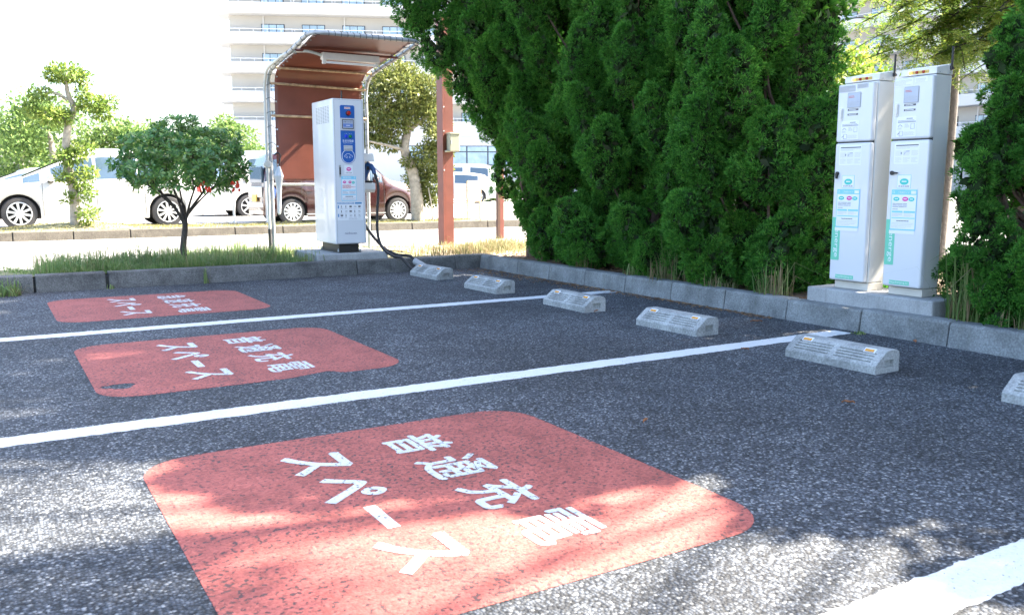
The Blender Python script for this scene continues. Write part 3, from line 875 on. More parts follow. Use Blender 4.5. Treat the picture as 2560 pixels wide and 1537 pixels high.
m = mb(sh); m.tube([(XL + .02, 9.52, 2.425), (XR - .02, 9.52, 2.425)], .014, 8); m.build("cross_bar", mt['redsteel'], sh, smooth=60)
# tarp: follows the frame just behind and above the bars, inset from the rails
tp = [(YP + .02, 1.03), (YP + .015, 1.3), (YP + .01, 1.8), (YP - .01, 2.15), (YP - .07, 2.27), (YP - .22, 2.348), (YP - .6, 2.402), (9.5, 2.452), (YF + .25, 2.512), (YF + .06, 2.528)]
tpp = spline([(0, y, z) for y, z in tp], 6)
V, F = [], []
nx = 24
for i, p in enumerate(tpp):
    for j in range(nx + 1):
        s = j / nx
        x = XL + .075 + (XR - XL - .135) * s
        sag = .004 * math.sin(math.pi * s) * math.sin(i * .35) + .002 * math.sin(s * 9 + i * .3)
        V.append((x, p[1] + sag, p[2] + (sag * .8 if p[2] > 2.3 else 0)))
n = len(tpp)
for i in range(n - 1):
    for j in range(nx):
        a = i * (nx + 1) + j; F.append((a, a + 1, a + nx + 2, a + nx + 1))
tarp = npmesh("tarp", V, F, mt['tarp'], sh, smooth=True)
sd_ = tarp.modifiers.new("thick", 'SOLIDIFY'); sd_.thickness = 0.003
# lacing along the rails and eyelets
lac = mb(sh); eye = mb(sh)
def lace(path, tarp_x, side):
    acc = 0; last = Vector(path[0])
    for q in path[1:]:
        q = Vector(q); d = (q - last).length; acc += d
        if acc > 0.13 and q.z > 0.98:
            acc = 0
            # a cord: round the pipe and across to the eyelet
            t = (q - last).normalized(); a = X_; b = t.cross(a).normalized()
            ring = [q + (a * math.cos(g) + b * math.sin(g)) * .0255 + t * (g / 6.28 * .05) for g in [i * .7 for i in range(10)]]
            lac.tube(ring, .0032, 4)
            ex = Vector((tarp_x + side * .014, q.y + .012, q.z + .004))
            lac.tube([ring[-1], ex], .0028, 4)
            eye.lathe([(.010, 0), (.010, .004)], ex - Vector((0, .012, .004)), (0, -1, .15), 10)
        last = q
lace(left, XL + .075, 1); lace(right, XR - .06, -1)
for i in range(14):
    x = XL + .17 + i * (XR - XL - .34) / 13
    g = [Vector((x + .02 * k / 8, YF + .0255 * math.cos(k * .8), 2.53 + .0255 * math.sin(k * .8))) for k in range(9)]
    lac.tube(g, .0032, 4)
for i in range(9):
    x = XL + .12 + i * .13
    lac.tube([(x, YP, 0.963), (x + .02, YP - .018, .99), (x + .03, YP + .01, 1.01), (x + .05, YP + .015, 1.05)], .0028, 4)
lac.build("lacing_cord", mt['rubber'], sh); eye.build("eyelets", mt['chrome'], sh)
# lamp
lm = mb(sh)
lm.prism([(0, 9.46, 2.345), (0, 9.56, 2.345), (0, 9.545, 2.418), (0, 9.475, 2.418)], 3.30, 3.965, X_)
lm.box(3.305, 3.345, 9.49, 9.53, 2.298, 2.344); lm.box(3.92, 3.96, 9.49, 9.53, 2.298, 2.344)
lamp = lm.build("lamp", mt['lampw'], sh, bevel=.004)
mb(sh).tube([(3.345, 9.51, 2.318), (3.92, 9.51, 2.318)], .0135, 10).build("tube", mt['sticker'], lamp, smooth=60)
m = mb(sh)
cx = XL - .047
m.tube(spline([(cx, YP - .01, .45), (cx, YP - .01, 1.2), (cx, YP - .01, 1.95), (cx, YP - .03, 2.15), (cx, YP - .16, 2.31), (cx + .01, YP - .5, 2.37), (cx + .05, 9.75, 2.42), (cx + .16, 9.52, 2.42), (cx + .28, 9.51, 2.405), (3.30, 9.51, 2.385)], 8), .0165, 8)
cd = m.build("conduit", mt['conduit'], sh, smooth=60)
m = mb(sh); m.lathe([(.03, -.03), (.044, -.028), (.044, .025), (.036, .03)], (cx, YP - .012, 1.225), (0, -1, 0), 16); m.lathe([(.021, -.10), (.021, .10)], (cx, YP - .01, 1.225), (0, 0, 1), 10)
m.build("conduit_box", mt['conduit'], cd)
m = mb(sh); m.tube([(cx, YP - .01, .10), (cx - .002, YP - .01, .455)], .021, 8); m.build("conduit_boot", mt['rubber'], cd)

um = thing("umbrella", "closed clear vinyl umbrella hanging from the shelter's left pole", "umbrella", (3.05, 10.4, 0.95))
m = mb(um)
for k in range(6):
    a = k * 1.05
    pass
m.lathe([(.008, -.36), (.020, -.34), (.030, -.1), (.036, .0), (.058, .10), (.020, .20), (.014, .215)], (3.045, 10.43, .985), (0.03, 0, 1), 9)
m.build("canopy", mt['clear'], um)
m = mb(um); m.tube(spline([(3.052, 10.43, 1.19), (3.066, 10.43, 1.28), (3.072, 10.43, 1.325), (3.055, 10.43, 1.352), (3.03, 10.45, 1.35), (3.015, 10.47, 1.33)], 6), .0085, 8); m.build("handle", mt['black'], um, smooth=60)

# ---------------------------------------------------------------- steel posts
po = thing("steel_post", "wide red-brown steel post with an olive junction box", "post", (5.70, 11.2, 0.1))
m = mb(po)
m.box(5.615, 5.745, 11.13, 11.139, 0.08, 3.3); m.box(5.615, 5.745, 11.30, 11.309, 0.08, 3.3)
m.box(5.73, 5.745, 11.139, 11.30, 0.08, 3.3)
m.build("column", mt['redsteel'], po, bevel=.002)
m = mb(po); m.box(5.578, 5.609, 11.12, 11.30, 0.08, 3.3); m.box(5.575, 5.578, 11.115, 11.30, 1.10, 3.3); m.build("cover_strip", mt['redsteel'], po, bevel=.003)
for z in (2.05, 1.72, 1.18): mb(po).lathe([(.010, 0), (.010, .006), (.004, .009)], (5.592, 11.12, z), (0, -1, 0), 10).build("bolt", mt['galv'], po)
m = mb(po); m.box(5.635, 5.795, 11.02, 11.127, 1.44, 1.68); jb = m.build("junction_box", mt['box'], po, bevel=.012)
m = mb(po); m.box(5.63, 5.80, 11.012, 11.13, 1.676, 1.70); m.box(5.60, 5.66, 11.04, 11.127, 1.43, 1.455); m.build("box_lid", mt['box'], jb, bevel=.006)
m = mb(po); m.box(5.65, 5.665, 11.011, 11.02, 1.54, 1.59); m.build("box_latch", mt['grey'], jb)
tp_ = thing("thin_post", "thin dark brown steel post beside the leftmost conifer", "post", (6.98, 11.9, 0.1))
m = mb(tp_); m.box(6.90, 6.945, 11.87, 11.93, .08, 3.0); m.build("channel", mt['brownsteel'], tp_, bevel=.003)
m = mb(tp_); m.box(6.948, 7.02, 11.88, 11.93, .08, 3.0); m.build("tube_leg", mt['redsteel'], tp_, bevel=.004)

# ---------------------------------------------------------------- twin charging cabinets
pl = MB((5.3, 3.84, 0.12)).box(5.165, 5.56, 3.345, 4.345, 0.10, 0.25)
tag(pl.build("concrete_plinth", mt['plinth'], bevel=0.010), "long concrete plinth under the twin white charging cabinets", "concrete plinth")

def cabinet(yc, bw, dw, doff, label, knob_down, plate_col, glow):
    t = thing("charging_cabinet", label, "charging station", (5.37, yc, 0.25), "slim white charging cabinets on the plinth")
    x0, x1 = 5.283, 5.452
    y0, y1 = yc - bw / 2, yc + bw / 2
    m = mb(t); m.box(x0, x1, y0, y1, 0.251, 0.303); m.build("foot", mt['cream2'], t, bevel=.003)
    m = mb(t); m.box(x0, x1, y0, y1, 0.306, 1.692); m.build("body", mt['cream'], t, bevel=.006)
    m = mb(t)
    q = [(x0 - .002, 0, 1.695), (x0 - .002, 0, 1.737), (x1 + .002, 0, 1.768), (x1 + .002, 0, 1.695)]
    m.prism(q, y0 - .002, y1 + .002, Y_)
    cap = m.build("cap", mt['cream'], t, bevel=.004)
    sp = Plate((x0 + .02, y0 - .002, 1.695), X_, Z_, t, t.location)
    for u in (.012, .12): m = mb(t); sp.disc(m, u, .012, .004, .004, 0, .002, 10); sp.build(m, "screw", mt['grey'], cap)
    dy0, dy1 = yc + doff - dw / 2, yc + doff + dw / 2
    xf = 5.226
    fr = Plate((xf, dy1, 0.0), -Y_, Z_, t, t.location)      # u from the left edge, v = height
    U = dw
    doors = []
    for za, zb, nm in ((1.287, 1.683, "upper_door"), (0.312, 1.279, "lower_door")):
        m = mb(t); m.box(xf, x0 - .006, dy0, dy1, za, zb)
        d = m.build(nm, mt['white'], t, bevel=.014, seg=3); doors.append(d)
    m = mb(t); m.box(xf + .012, x0 - .001, dy0 + .012, dy1 - .012, 0.32, 1.675); m.build("door_seam", mt['seam'], t)
    up, lo = doors
    K = .0004
    # signal lamps on the cap
    m = mb(t); cp = Plate((x0 - .002, y1, 0), -Y_, Z_, t, t.location)
    cp.rect(m, bw * .24, bw * .80, 1.704, 1.724, K, .0006); yl = cp.build(m, "lamp_label", mt['yellow'], cap)
    m = mb(t); cp.text(m, "電源", bw * .34, 1.709, bw * .08, .009, K + .0008, .01); cp.text(m, "充電", bw * .52, 1.709, bw * .08, .009, K + .0008, .01); cp.text(m, "異常", bw * .71, 1.709, bw * .08, .009, K + .0008, .01)
    cp.build(m, "lamp_lettering", mt['print_'], cap)
    for u, mm in ((.27, 'amberlamp'), (.46, 'redlamp'), (.65, 'redlamp')):
        m = mb(t); m.lathe([(.0098, 0), (.0098, .003), (.0075, .010), (.003, .0125)], cp.P(bw * u, 1.714, K + .001), cp.n, 14)
        cp.build(m, "signal_lamp", mt[mm], cap)
    # antenna on the flank
    m = mb(t); ax, ay = x1 - .03, y0 - .012
    m.tube([(ax, ay, 1.728), (ax, ay, 1.748)], .011, 8); m.tube([(ax, ay, 1.742), (ax + .003, ay, 1.872)], .0075, 8)
    m.tube([(ax, y0 - .003, 1.732), (ax + .02, y0 - .012, 1.737)], .010, 8)
    m.build("antenna", mt['black'], t)
    # upper door prints
    m = mb(t); fr.rect(m, U * .03, U * .50, 1.628, 1.672, K); a = fr.build(m, "spec_label", mt[plate_col], up)
    m = mb(t); fr.lines(m, U * .04, U * .48, 1.632, 1.669, 5, K + .001, .28, 3); fr.lines(m, U * .57, U * .83, 1.645, 1.672, 4, K, .3, 4); fr.build(m, "spec_print", mt['softprint' if plate_col == 'palegrey' else 'palegrey'], up)
    m = mb(t); fr.rect(m, U * .55, U * .86, 1.646, 1.676, -.0006, .0008); fr.build(m, "spec_label", mt['palegrey' if plate_col == 'palegrey' else 'sticker'], up)
    m = mb(t); fr.rrect(m, U * .30, U * .675, 1.517, 1.622, .007, K, .003); wn = fr.build(m, "display_window", mt['grey'], up)
    m = mb(t); fr.rrect(m, U * .315, U * .66, 1.521, 1.618, .005, K + .0035, .0006); fr.build(m, "display_sheet", mt['screen'], wn)
    m = mb(t); fr.lines(m, U * .34, U * .50, 1.585, 1.602, 2, K + .0045, .35, 5); fr.build(m, "display_red_print", mt['redprint'], wn)
    m = mb(t); fr.lines(m, U * .34, U * .64, 1.530, 1.566, 5, K + .0045, .28, 6); fr.build(m, "display_print", mt['palegrey'], wn)
    m = mb(t); fr.rect(m, U * .315, U * .615, 1.499, 1.511, K); fr.rect(m, U * .315, U * .61, 1.467, 1.479, K); fr.build(m, "dark_label", mt['print_'], up)
    m = mb(t); fr.lines(m, U * .35, U * .57, 1.502, 1.508, 1, K + .001, .7, 7); fr.lines(m, U * .35, U * .57, 1.470, 1.476, 1, K + .001, .7, 8); fr.build(m, "dark_label_print", mt['sticker'], up)
    m = mb(t); fr.rrect(m, U * .075, U * .185, 1.432, 1.522, .014, K, .005); hd = fr.build(m, "door_handle", mt['chrome'], up)
    m = mb(t); fr.rrect(m, U * .098, U * .165, 1.452, 1.515, .008, K + .0055, .006); fr.disc(m, U * .13, 1.444, .007, .007, K + .0055, .004, 12); fr.build(m, "handle_lever", mt['lampw'], hd)
    m = mb(t); fr.rrect(m, U * .15, U * .655, 1.302, 1.432, .008, K); s = fr.build(m, "instruction_label", mt['sticker'], up)
    m = mb(t); fr.rect(m, U * .18, U * .64, 1.394, 1.401, K + .001, .0004); fr.build(m, "instruction_bar", mt['softprint'], s)
    m = mb(t); fr.lines(m, U * .40, U * .64, 1.412, 1.424, 1, K + .001, .6, 9); fr.lines(m, U * .18, U * .6, 1.403, 1.410, 1, K + .001, .5, 10)
    fr.lines(m, U * .18, U * .34, 1.35, 1.362, 2, K + .001, .3, 11); fr.lines(m, U * .36, U * .48, 1.36, 1.386, 4, K + .001, .25, 12); fr.lines(m, U * .34, U * .62, 1.31, 1.334, 4, K + .001, .2, 13)
    fr.build(m, "instruction_print", mt['softprint'], s)
    m = mb(t)
    m.tube([fr.P(U * (.19 + .022 * i), 1.368 + .012 * math.sin(math.pi * i / 5), K + .0015) for i in range(6)], .0012, 4)
    for (ua, ub, va, vb) in ((.52, .61, 1.352, 1.384), (.23, .32, 1.308, 1.338)):
        c4 = [fr.P(U * ua, va, K + .0015), fr.P(U * ub, va, K + .0015), fr.P(U * ub, vb, K + .0015), fr.P(U * ua, vb, K + .0015)]
        m.tube(c4 + [c4[0]], .0010, 4)
    m.tube([fr.P(U * .18, 1.318, K + .0015), fr.P(U * .235, 1.330, K + .0015)], .0016, 4)
    fr.build(m, "instruction_pictogram", mt['print_'], s)
    # lower door prints
    m = mb(t); fr.rrect(m, U * .13, U * .77, 1.125, 1.262, .009, -.0004, .0008); s = fr.build(m, "guide_label", mt['sticker'], lo)
    m = mb(t); fr.rect(m, U * .17, U * .75, 1.243, 1.250, K + .0004, .0004); fr.build(m, "guide_bar", mt['print_'], s)
    m = mb(t); fr.lines(m, U * .17, U * .73, 1.225, 1.238, 2, K + .0004, .3, 21)
    for i in range(3):
        for j in range(2): fr.lines(m, U * (.16 + .21 * i), U * (.33 + .21 * i), 1.135 + .044 * j, 1.170 + .044 * j, 5, K + .0004, .22, 30 + 3 * i + j)
    fr.build(m, "guide_print", mt['palegrey'], s)
    m = mb(t); fr.rect(m, U * .30, U * .335, 1.188, 1.204, K + .0008, .0003); fr.rect(m, U * .44, U * .53, 1.206, 1.211, K + .0008, .0003); m.tube([fr.P(U * .385, 1.186, K + .0012), fr.P(U * .42, 1.202, K + .0012)], .0014, 4); fr.build(m, "guide_pictogram", mt['softprint'], s)
    m = mb(t); m.lathe([(.014, 0), (.014, .010), (.010, .013)], fr.P(U * .115, 1.068, K), fr.n, 14)
    if knob_down: q = [(U * .115 - .008, 1.068), (U * .115 + .010, 1.068), (U * .115 + .004, 1.032), (U * .115 - .004, 1.032)]
    else: q = [(U * .115, 1.060), (U * .115 + .042, 1.064), (U * .115 + .042, 1.071), (U * .115, 1.078)]
    m.prism([fr.P(a_, b_, .004) for a_, b_ in q], 0, .016, fr.n)
    fr.build(m, "lock_knob", mt['black'], lo)
    m = mb(t); fr.rect(m, U * .26, U * .61, .966, 1.054, K, .0006); s = fr.build(m, "sticker", mt['teal'], lo)
    m = mb(t); fr.rect(m, U * .265, U * .605, .968, 1.052, K + .0008, .0004); fr.build(m, "sticker_face", mt['sticker'], lo)
    badge(None, fr, U * .44, 1.010, U * .23, .042, 'teal', K + .0014, lo, lambda: mb(t))
    m = mb(t); fr.text(m, "普通充電器", U * .295, .974, U * .28, .012, K + .0014, .02); fr.build(m, "sticker_lettering", mt['print_'], lo)
    m = mb(t); fr.rrect(m, U * .03, U * .275, .455, .760, .006, K, .0006); s = fr.build(m, "green_label", mt['green'], lo)
    m = mb(t); fr.text(m, "Elenerge", U * .095, .738, .262, U * .155, K + .0008, .012, right=-Z_, up=-Y_)
    fr.build(m, "green_label_lettering", mt['sticker'], lo)
    m = mb(t); fr.rect(m, U * .135, U * .795, .690, .958, K + .0016, .0008); fr.build(m, "notice", mt['cyan'], lo)
    m = mb(t); fr.rect(m, U * .15, U * .78, .698, .924, K + .0028, .0004); fr.build(m, "notice_sheet", mt['sticker'], lo)
    m = mb(t); fr.rect(m, U * .12, U * .785, .666, .689, K + .0016, .0006); fr.build(m, "notice_foot", mt['sticker'], lo)
    k2 = K + .0034
    badge(None, fr, U * .27, .896, U * .165, .027, 'teal', k2, lo, lambda: mb(t)); badge(None, fr, U * .50, .896, U * .155, .029, 'pink', k2, lo, lambda: mb(t)); badge(None, fr, U * .66, .895, U * .155, .027, 'teal', k2, lo, lambda: mb(t))
    m = mb(t); fr.lines(m, U * .18, U * .75, .840, .870, 3, k2, .5, 41); fr.build(m, "notice_print", mt['softprint'], lo)
    m = mb(t); fr.rect(m, U * .17, U * .45, .806, .818, k2, .0003); fr.rect(m, U * .48, U * .77, .806, .818, k2, .0003); fr.rect(m, U * .17, U * .77, .768, .774, k2, .0003); fr.build(m, "notice_heading", mt['cyan'], lo)
    m = mb(t); fr.lines(m, U * .30, U * .62, .748, .756, 1, k2, .6, 42); fr.lines(m, U * .18, U * .34, .826, .832, 1, k2, .5, 45); fr.build(m, "notice_bold_print", mt['print_'], lo)
    m = mb(t); fr.lines(m, U * .18, U * .44, .780, .802, 3, k2, .25, 43); fr.lines(m, U * .49, U * .75, .780, .802, 3, k2, .25, 44); fr.lines(m, U * .18, U * .75, .704, .742, 4, k2, .2, 46); fr.build(m, "notice_small_print", mt['palegrey'], lo)
    m = mb(t); fr.text(m, "ご利用ガイド", U * .30, .931, U * .30, .016, K + .003, .012); fr.ring(m, U * .19, .941, .008, .0015, K + .003); fr.rect(m, U * .64, U * .77, .930, .950, K + .003, .0003); fr.build(m, "notice_title", mt['sticker'], lo)
    m = mb(t); fr.rect(m, U * .20, U * .725, .327, .353, K, .0006); fr.build(m, "maker_label", mt['green'], lo)
    m = mb(t); fr.text(m, "NaigaiEnergeing inc.", U * .215, .332, U * .49, .016, K + .0008, .015); fr.build(m, "maker_lettering", mt['sticker'], lo)
    return t
mt['redlamp'] = M("red_signal_lens", (0.35, 0.03, 0.015), 0.15)
al, n_, l_, b__ = new_mat("lit_amber_lens")
b__.inputs["Base Color"].default_value = (0.8, 0.4, 0.05, 1); b__.inputs["Emission Color"].default_value = (1.0, 0.55, 0.10, 1); b__.inputs["Emission Strength"].default_value = 0.35
mt['amberlamp'] = al
cabinet(4.058, 0.278, 0.288, 0.006, "left one of the twin white charging cabinets, with its black lock knob turned down", True, 'palegrey', True)
cabinet(3.628, 0.252, 0.284, -0.002, "right one of the twin white charging cabinets, with its black lock knob turned sideways", False, 'sticker', True)

# ---------------------------------------------------------------- foliage helpers
def unit(a): return a / np.maximum(np.linalg.norm(a, axis=-1, keepdims=True), 1e-9)
def rand_dirs(n, g):
    return unit(g.normal(size=(n, 3)))

def blades(base, d, L, W, g):
    """one narrow triangle per blade"""
    n = len(base)
    s = unit(np.cross(d, rand_dirs(n, g)))
    V = np.empty((n, 3, 3), np.float32)
    V[:, 0] = base - s * W[:, None] * .5; V[:, 1] = base + s * W[:, None] * .5; V[:, 2] = base + d * L[:, None]
    return V.reshape(-1, 3), np.arange(3 * n).reshape(-1, 3)

def leaves(base, d, nrm, L, W, tipw=.62):
    """one four-cornered leaf each: base, left, tip, right; cupped a little"""
    s = unit(np.cross(d, nrm)); up = np.cross(s, d)
    V = np.empty((len(base), 4, 3), np.float32)
    V[:, 0] = base
    mid = base + d * (L * tipw)[:, None] + up * (L * .10)[:, None]
    V[:, 1] = mid - s * (W * .5)[:, None]; V[:, 3] = mid + s * (W * .5)[:, None]
    V[:, 2] = base + d * L[:, None]
    return V.reshape(-1, 3), np.arange(4 * len(base)).reshape(-1, 4)

class Bag:
    def __init__(self): self.V, self.F, self.n = [], [], 0
    def add(self, V, F):
        self.V.append(V); self.F.append(F + self.n); self.n += len(V)
    def get(self): return np.concatenate(self.V), np.concatenate(self.F)

def flame(bag, core, p, ax, L, Rr, g, tufts, per, bl, bw):
    """one flame-shaped clump of scale-leaf sprays: bumpy teardrop from p along ax"""
    ax = ax / np.linalg.norm(ax)
    a = np.cross(ax, [0.3, 0.5, 0.81]); a /= np.linalg.norm(a); b = np.cross(ax, a)
    ph = g.uniform(0, 6.28, 6); fr = g.integers(2, 5, 3)
    def surf(t, q):
        r = Rr * np.power(np.clip(np.sin(np.pi * np.power(t, .92)), 0, 1), .60)
        r = r * (1 + .22 * np.sin(fr[0] * q + 5 * t + ph[0]) + .16 * np.sin(fr[1] * q - 9 * t + ph[1]) + .10 * np.sin(13 * t + ph[2] + 2 * q))
        bend = (t ** 2) * L * .18
        return (p + np.outer(t * L, ax) + (np.cos(q) * r)[:, None] * a + (np.sin(q) * r)[:, None] * b + np.outer(bend, np.cross(ax, a) * math.sin(ph[3]) + a * math.cos(ph[3])))
    t = np.power(g.uniform(0.02, 1, tufts), .9); q = g.uniform(0, 2 * np.pi, tufts)
    c = surf(t, q)
    axis_pt = p + np.outer(t * L, ax)
    nr = unit(c - axis_pt)
    up = np.array([0, 0, 1.])
    td = unit(nr * .8 + ax * .45 + up * .25 + g.normal(size=(tufts, 3)) * .2)
    rad = np.repeat(g.uniform(.75, 1.3, tufts) * bl * 1.75, per)
    cc = np.repeat(c - nr * bl * .4, per, 0); dd = np.repeat(td, per, 0)
    n = len(cc)
    d = unit(dd * .55 + unit(g.normal(size=(n, 3))) * .85)
    base = cc + d * (rad * g.uniform(.25, .62, n))[:, None]
    dl = unit(d + dd * .35 + g.normal(size=(n, 3)) * .22)
    V, F = blades(base, dl, rad * g.uniform(.38, .6, n), bw * g.uniform(.7, 1.3, n), g)
    bag.add(V, F)
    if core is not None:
        # inner leaves coloured darker, painted shade for the gaps between clumps
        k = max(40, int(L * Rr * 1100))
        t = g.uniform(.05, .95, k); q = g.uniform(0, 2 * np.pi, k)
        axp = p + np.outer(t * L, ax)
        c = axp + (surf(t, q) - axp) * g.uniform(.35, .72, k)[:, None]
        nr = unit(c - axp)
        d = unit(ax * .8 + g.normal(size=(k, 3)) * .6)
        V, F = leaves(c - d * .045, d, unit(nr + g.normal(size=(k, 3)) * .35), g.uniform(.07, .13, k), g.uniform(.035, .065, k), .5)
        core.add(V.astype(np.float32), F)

def limb(m, path, r0, r1, k=7):
    P = spline(path, 5); n = len(P)
    m.tube(P, [r0 + (r1 - r0) * i / (n - 1) for i in range(n)], k)

def juniper(x, y, Ht, spread, label, seed, n=46, prof=None, lean=(0, 0), fine=True, low=0.0, extra=(), twist=.6, zv=3.5, ratio=9, ls=1.0, lo_ratio=0, foot=9, near=False):
    g = np.random.default_rng(seed)
    t = thing("juniper_tree", label, "conifer", (x, y, 0.12), "flame-shaped conifers of the hedge")
    bag, core = Bag(), Bag()
    m = mb(t)
    cx = lambda h: x + lean[0] * (h / Ht) ** 1.3
    cy = lambda h: y + lean[1] * (h / Ht) ** 1.3
    limb(m, [(x, y, .08), (cx(Ht * .3) + .05, cy(Ht * .3) - .05, Ht * .3), (cx(Ht * .6) - .05, cy(Ht * .6) + .04, Ht * .6), (cx(Ht * .92), cy(Ht * .92), Ht * .92)], .075, .02)
    if prof is None: prof = ([0, .08, .3, .7, 1], [.55, .9, 1.0, .75, .15])
    specs = []
    ztop = min(Ht * .9, zv) if fine else 0
    for i in range(n if fine else 0):
        h = low + (ztop - low) * ((i + g.uniform(0, 1)) / n) ** 1.12
        th = i * 2.399 + g.uniform(-.5, .5)
        w = spread * np.interp(h / Ht, *prof) * g.choice([.66, .82, 1.0, 1.1, 1.2])
        if i < n * .2 and low < .5: h = low + .38 * (i / (n * .2)) * g.uniform(.3, 1); w = spread * np.interp(h / Ht, *prof) * g.uniform(1.0, 1.22)
        out = np.array([math.cos(th), math.sin(th), 0])
        L = g.uniform(.5, 1.05) * ls; Rr = g.uniform(.14, .27) * (.4 + .6 * ls)
        if h < .35: L *= .75
        if Ht < 3: L *= max(.3, 1 - .8 * h / Ht); Rr *= max(.5, 1 - .5 * h / Ht)
        p = np.array([cx(h), cy(h), h + .04]) + out * max(0, w - Rr * .9)
        tang = np.array([-out[1], out[0], 0]) * twist
        ax = np.array([0, 0, 1.0]) + out * g.uniform(.05, .45) + tang * g.uniform(.2, 1.1) + g.normal(size=3) * .12
        tipp = p + ax / np.linalg.norm(ax) * L
        if any(v[0] < 5.72 and 3.40 < v[1] < 4.52 for v in (p, tipp, (p + tipp) / 2)): continue      # trimmed clear of the cabinets
        if max(v[1] / v[0] for v in (p, tipp)) > ratio: continue
        if p[2] > 1.2 and min(v[1] / v[0] for v in (p, tipp)) < lo_ratio: continue
        if p[2] < 1.0 and max(v[1] / v[0] for v in (p, tipp)) > foot: continue
        specs.append((p, ax, L, Rr, out[0] < .45))
    z = ztop
    k = int((Ht * .92 - ztop) * 15 * (1 if fine else 1.1))
    for i in range(k):
        h = ztop + (Ht * .90 - ztop) * (i + .5) / k
        th = i * 2.399 + g.uniform(-.5, .5)
        w = spread * np.interp(h / Ht, *prof) * g.uniform(.62, 1.05); out = np.array([math.cos(th), math.sin(th), 0])
        Rr = g.uniform(.2, .3)
        specs.append((np.array([cx(h), cy(h), h + .02]) + out * max(0, w - Rr * .9), np.array([0, 0, 1.0]) + out * g.uniform(.05, .5) + np.array([-out[1], out[0], 0]) * twist * g.uniform(.2, 1), g.uniform(.6, 1.0), Rr, False))
    for e in extra:
        specs.append((np.array(e[0], float), np.array(e[1], float), e[2], e[3], True))
    for p, ax, L, Rr, fn in specs:
        area = L * Rr * 4.2
        if fn and near: flame(bag, core, p, ax, L, Rr, g, max(30, int(area * 620)), 40, .024, .0078)
        elif fn: flame(bag, core, p, ax, L, Rr, g, max(24, int(area * 360)), 38, .031, .0105)
        else: flame(bag, core, p, ax, L, Rr, g, max(12, int(area * 70)), 26, .075, .04)
        b0 = np.array([cx(max(.1, p[2] - .45)), cy(max(.1, p[2] - .45)), max(.1, p[2] - .45)])
        limb(m, [b0, (b0 + p) / 2 + np.array([0, 0, -.04]), p + ax / np.linalg.norm(ax) * L * .4], .022, .007, 5)
    m.build("trunk", mt['jtrunk'], t, smooth=60)
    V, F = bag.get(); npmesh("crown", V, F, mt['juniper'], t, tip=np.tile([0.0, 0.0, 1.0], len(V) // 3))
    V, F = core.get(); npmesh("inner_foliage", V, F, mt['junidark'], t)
    return t

# leftmost tree: vase shaped, leaning out over the corner of the lot
ex1 = []
g1 = np.random.default_rng(77)
for (px, py, pz, L, Rr) in [(5.02, 9.25, 1.62, .72, .24), (5.25, 9.15, 1.25, .6, .22), (4.80, 9.4, 1.98, .75, .26), (4.55, 9.5, 2.30, .85, .28), (4.35, 9.55, 2.75, .95, .28), (4.9, 9.1, 2.3, .8, .26), (4.7, 9.2, 2.75, .9, .28), (5.15, 9.0, 1.9, .8, .27), (5.1, 8.8, 2.4, .9, .28), (4.15, 9.6, 3.2, .95, .3), (4.6, 9.4, 3.3, 1.0, .3), (5.0, 9.0, 3.2, 1.0, .3), (5.35, 9.3, .82, .55, .17), (4.95, 9.45, 2.9, .9, .26), (5.3, 8.75, 1.55, .8, .22), (4.25, 9.65, 3.7, .9, .26), (4.7, 9.3, 3.9, 1., .3)]:
    ex1.append(((px + .22, py - .05, pz), (-.28 + g1.normal() * .15, .12 + g1.normal() * .15, 1), L, Rr))
juniper(5.62, 8.85, 5.9, .72, "leftmost conifer of the hedge, vase shaped and leaning over the kerb corner", 11, 60, ([0, .1, .3, .6, 1], [.25, .35, .7, 1.1, .3]), (-.25, .25), extra=ex1, low=.25, foot=1.60)
juniper(5.95, 8.0, 5.5, .78, "second conifer from the left end of the hedge, behind the farthest grey kerbstones", 12, 84, ([0, .06, .3, .7, 1], [.75, .95, .95, .8, .15]))
juniper(5.98, 7.05, 5.3, .80, "dense conifer at the middle of the hedge with a dark hollow at its left", 13, 86, ([0, .06, .3, .7, 1], [.8, .98, .95, .8, .15]))
juniper(5.98, 6.12, 6.3, .80, "bright green conifer in the hedge behind the tufts of dry grass", 14, 88, ([0, .06, .3, .7, 1], [.85, 1.0, .95, .8, .15]))
juniper(5.95, 5.32, 5.7, .78, "big conifer beside the left charging cabinet, its low clumps hanging over the bed", 15, 92, ([0, .06, .3, .7, 1], [.85, 1.0, .92, .85, .15]), lo_ratio=.82)
juniper(5.86, 2.98, 2.1, .68, "pointed young conifer right of the twin cabinets", 17, 88, ([0, .15, .5, .8, 1], [.85, 1.0, .72, .36, .05]), (.05, .36), ls=.60, near=True)
juniper(6.4, 3.50, 6.0, .50, "tall bare-stemmed conifer whose dark crown fills the upper right corner", 18, 44, ([0, .3, .45, .7, 1], [.3, .6, 1.0, 1.0, .2]), (.0, -.9), low=2.0, ratio=.565, near=True)
# the same hedge goes on beside the lot, to the right of what the photo shows
for i, (yy, hh) in enumerate([(2.2, 5.1), (1.25, 3.4), (.45, 3.2), (-.4, 4.1), (-1.3, 4.9), (-2.3, 5.2), (-3.4, 5.0)]):
    juniper(6.0 + .1 * (i % 2), yy, hh, .78, "conifer of the hedge row beyond the right edge of the photo", 30 + i, 36, fine=False)

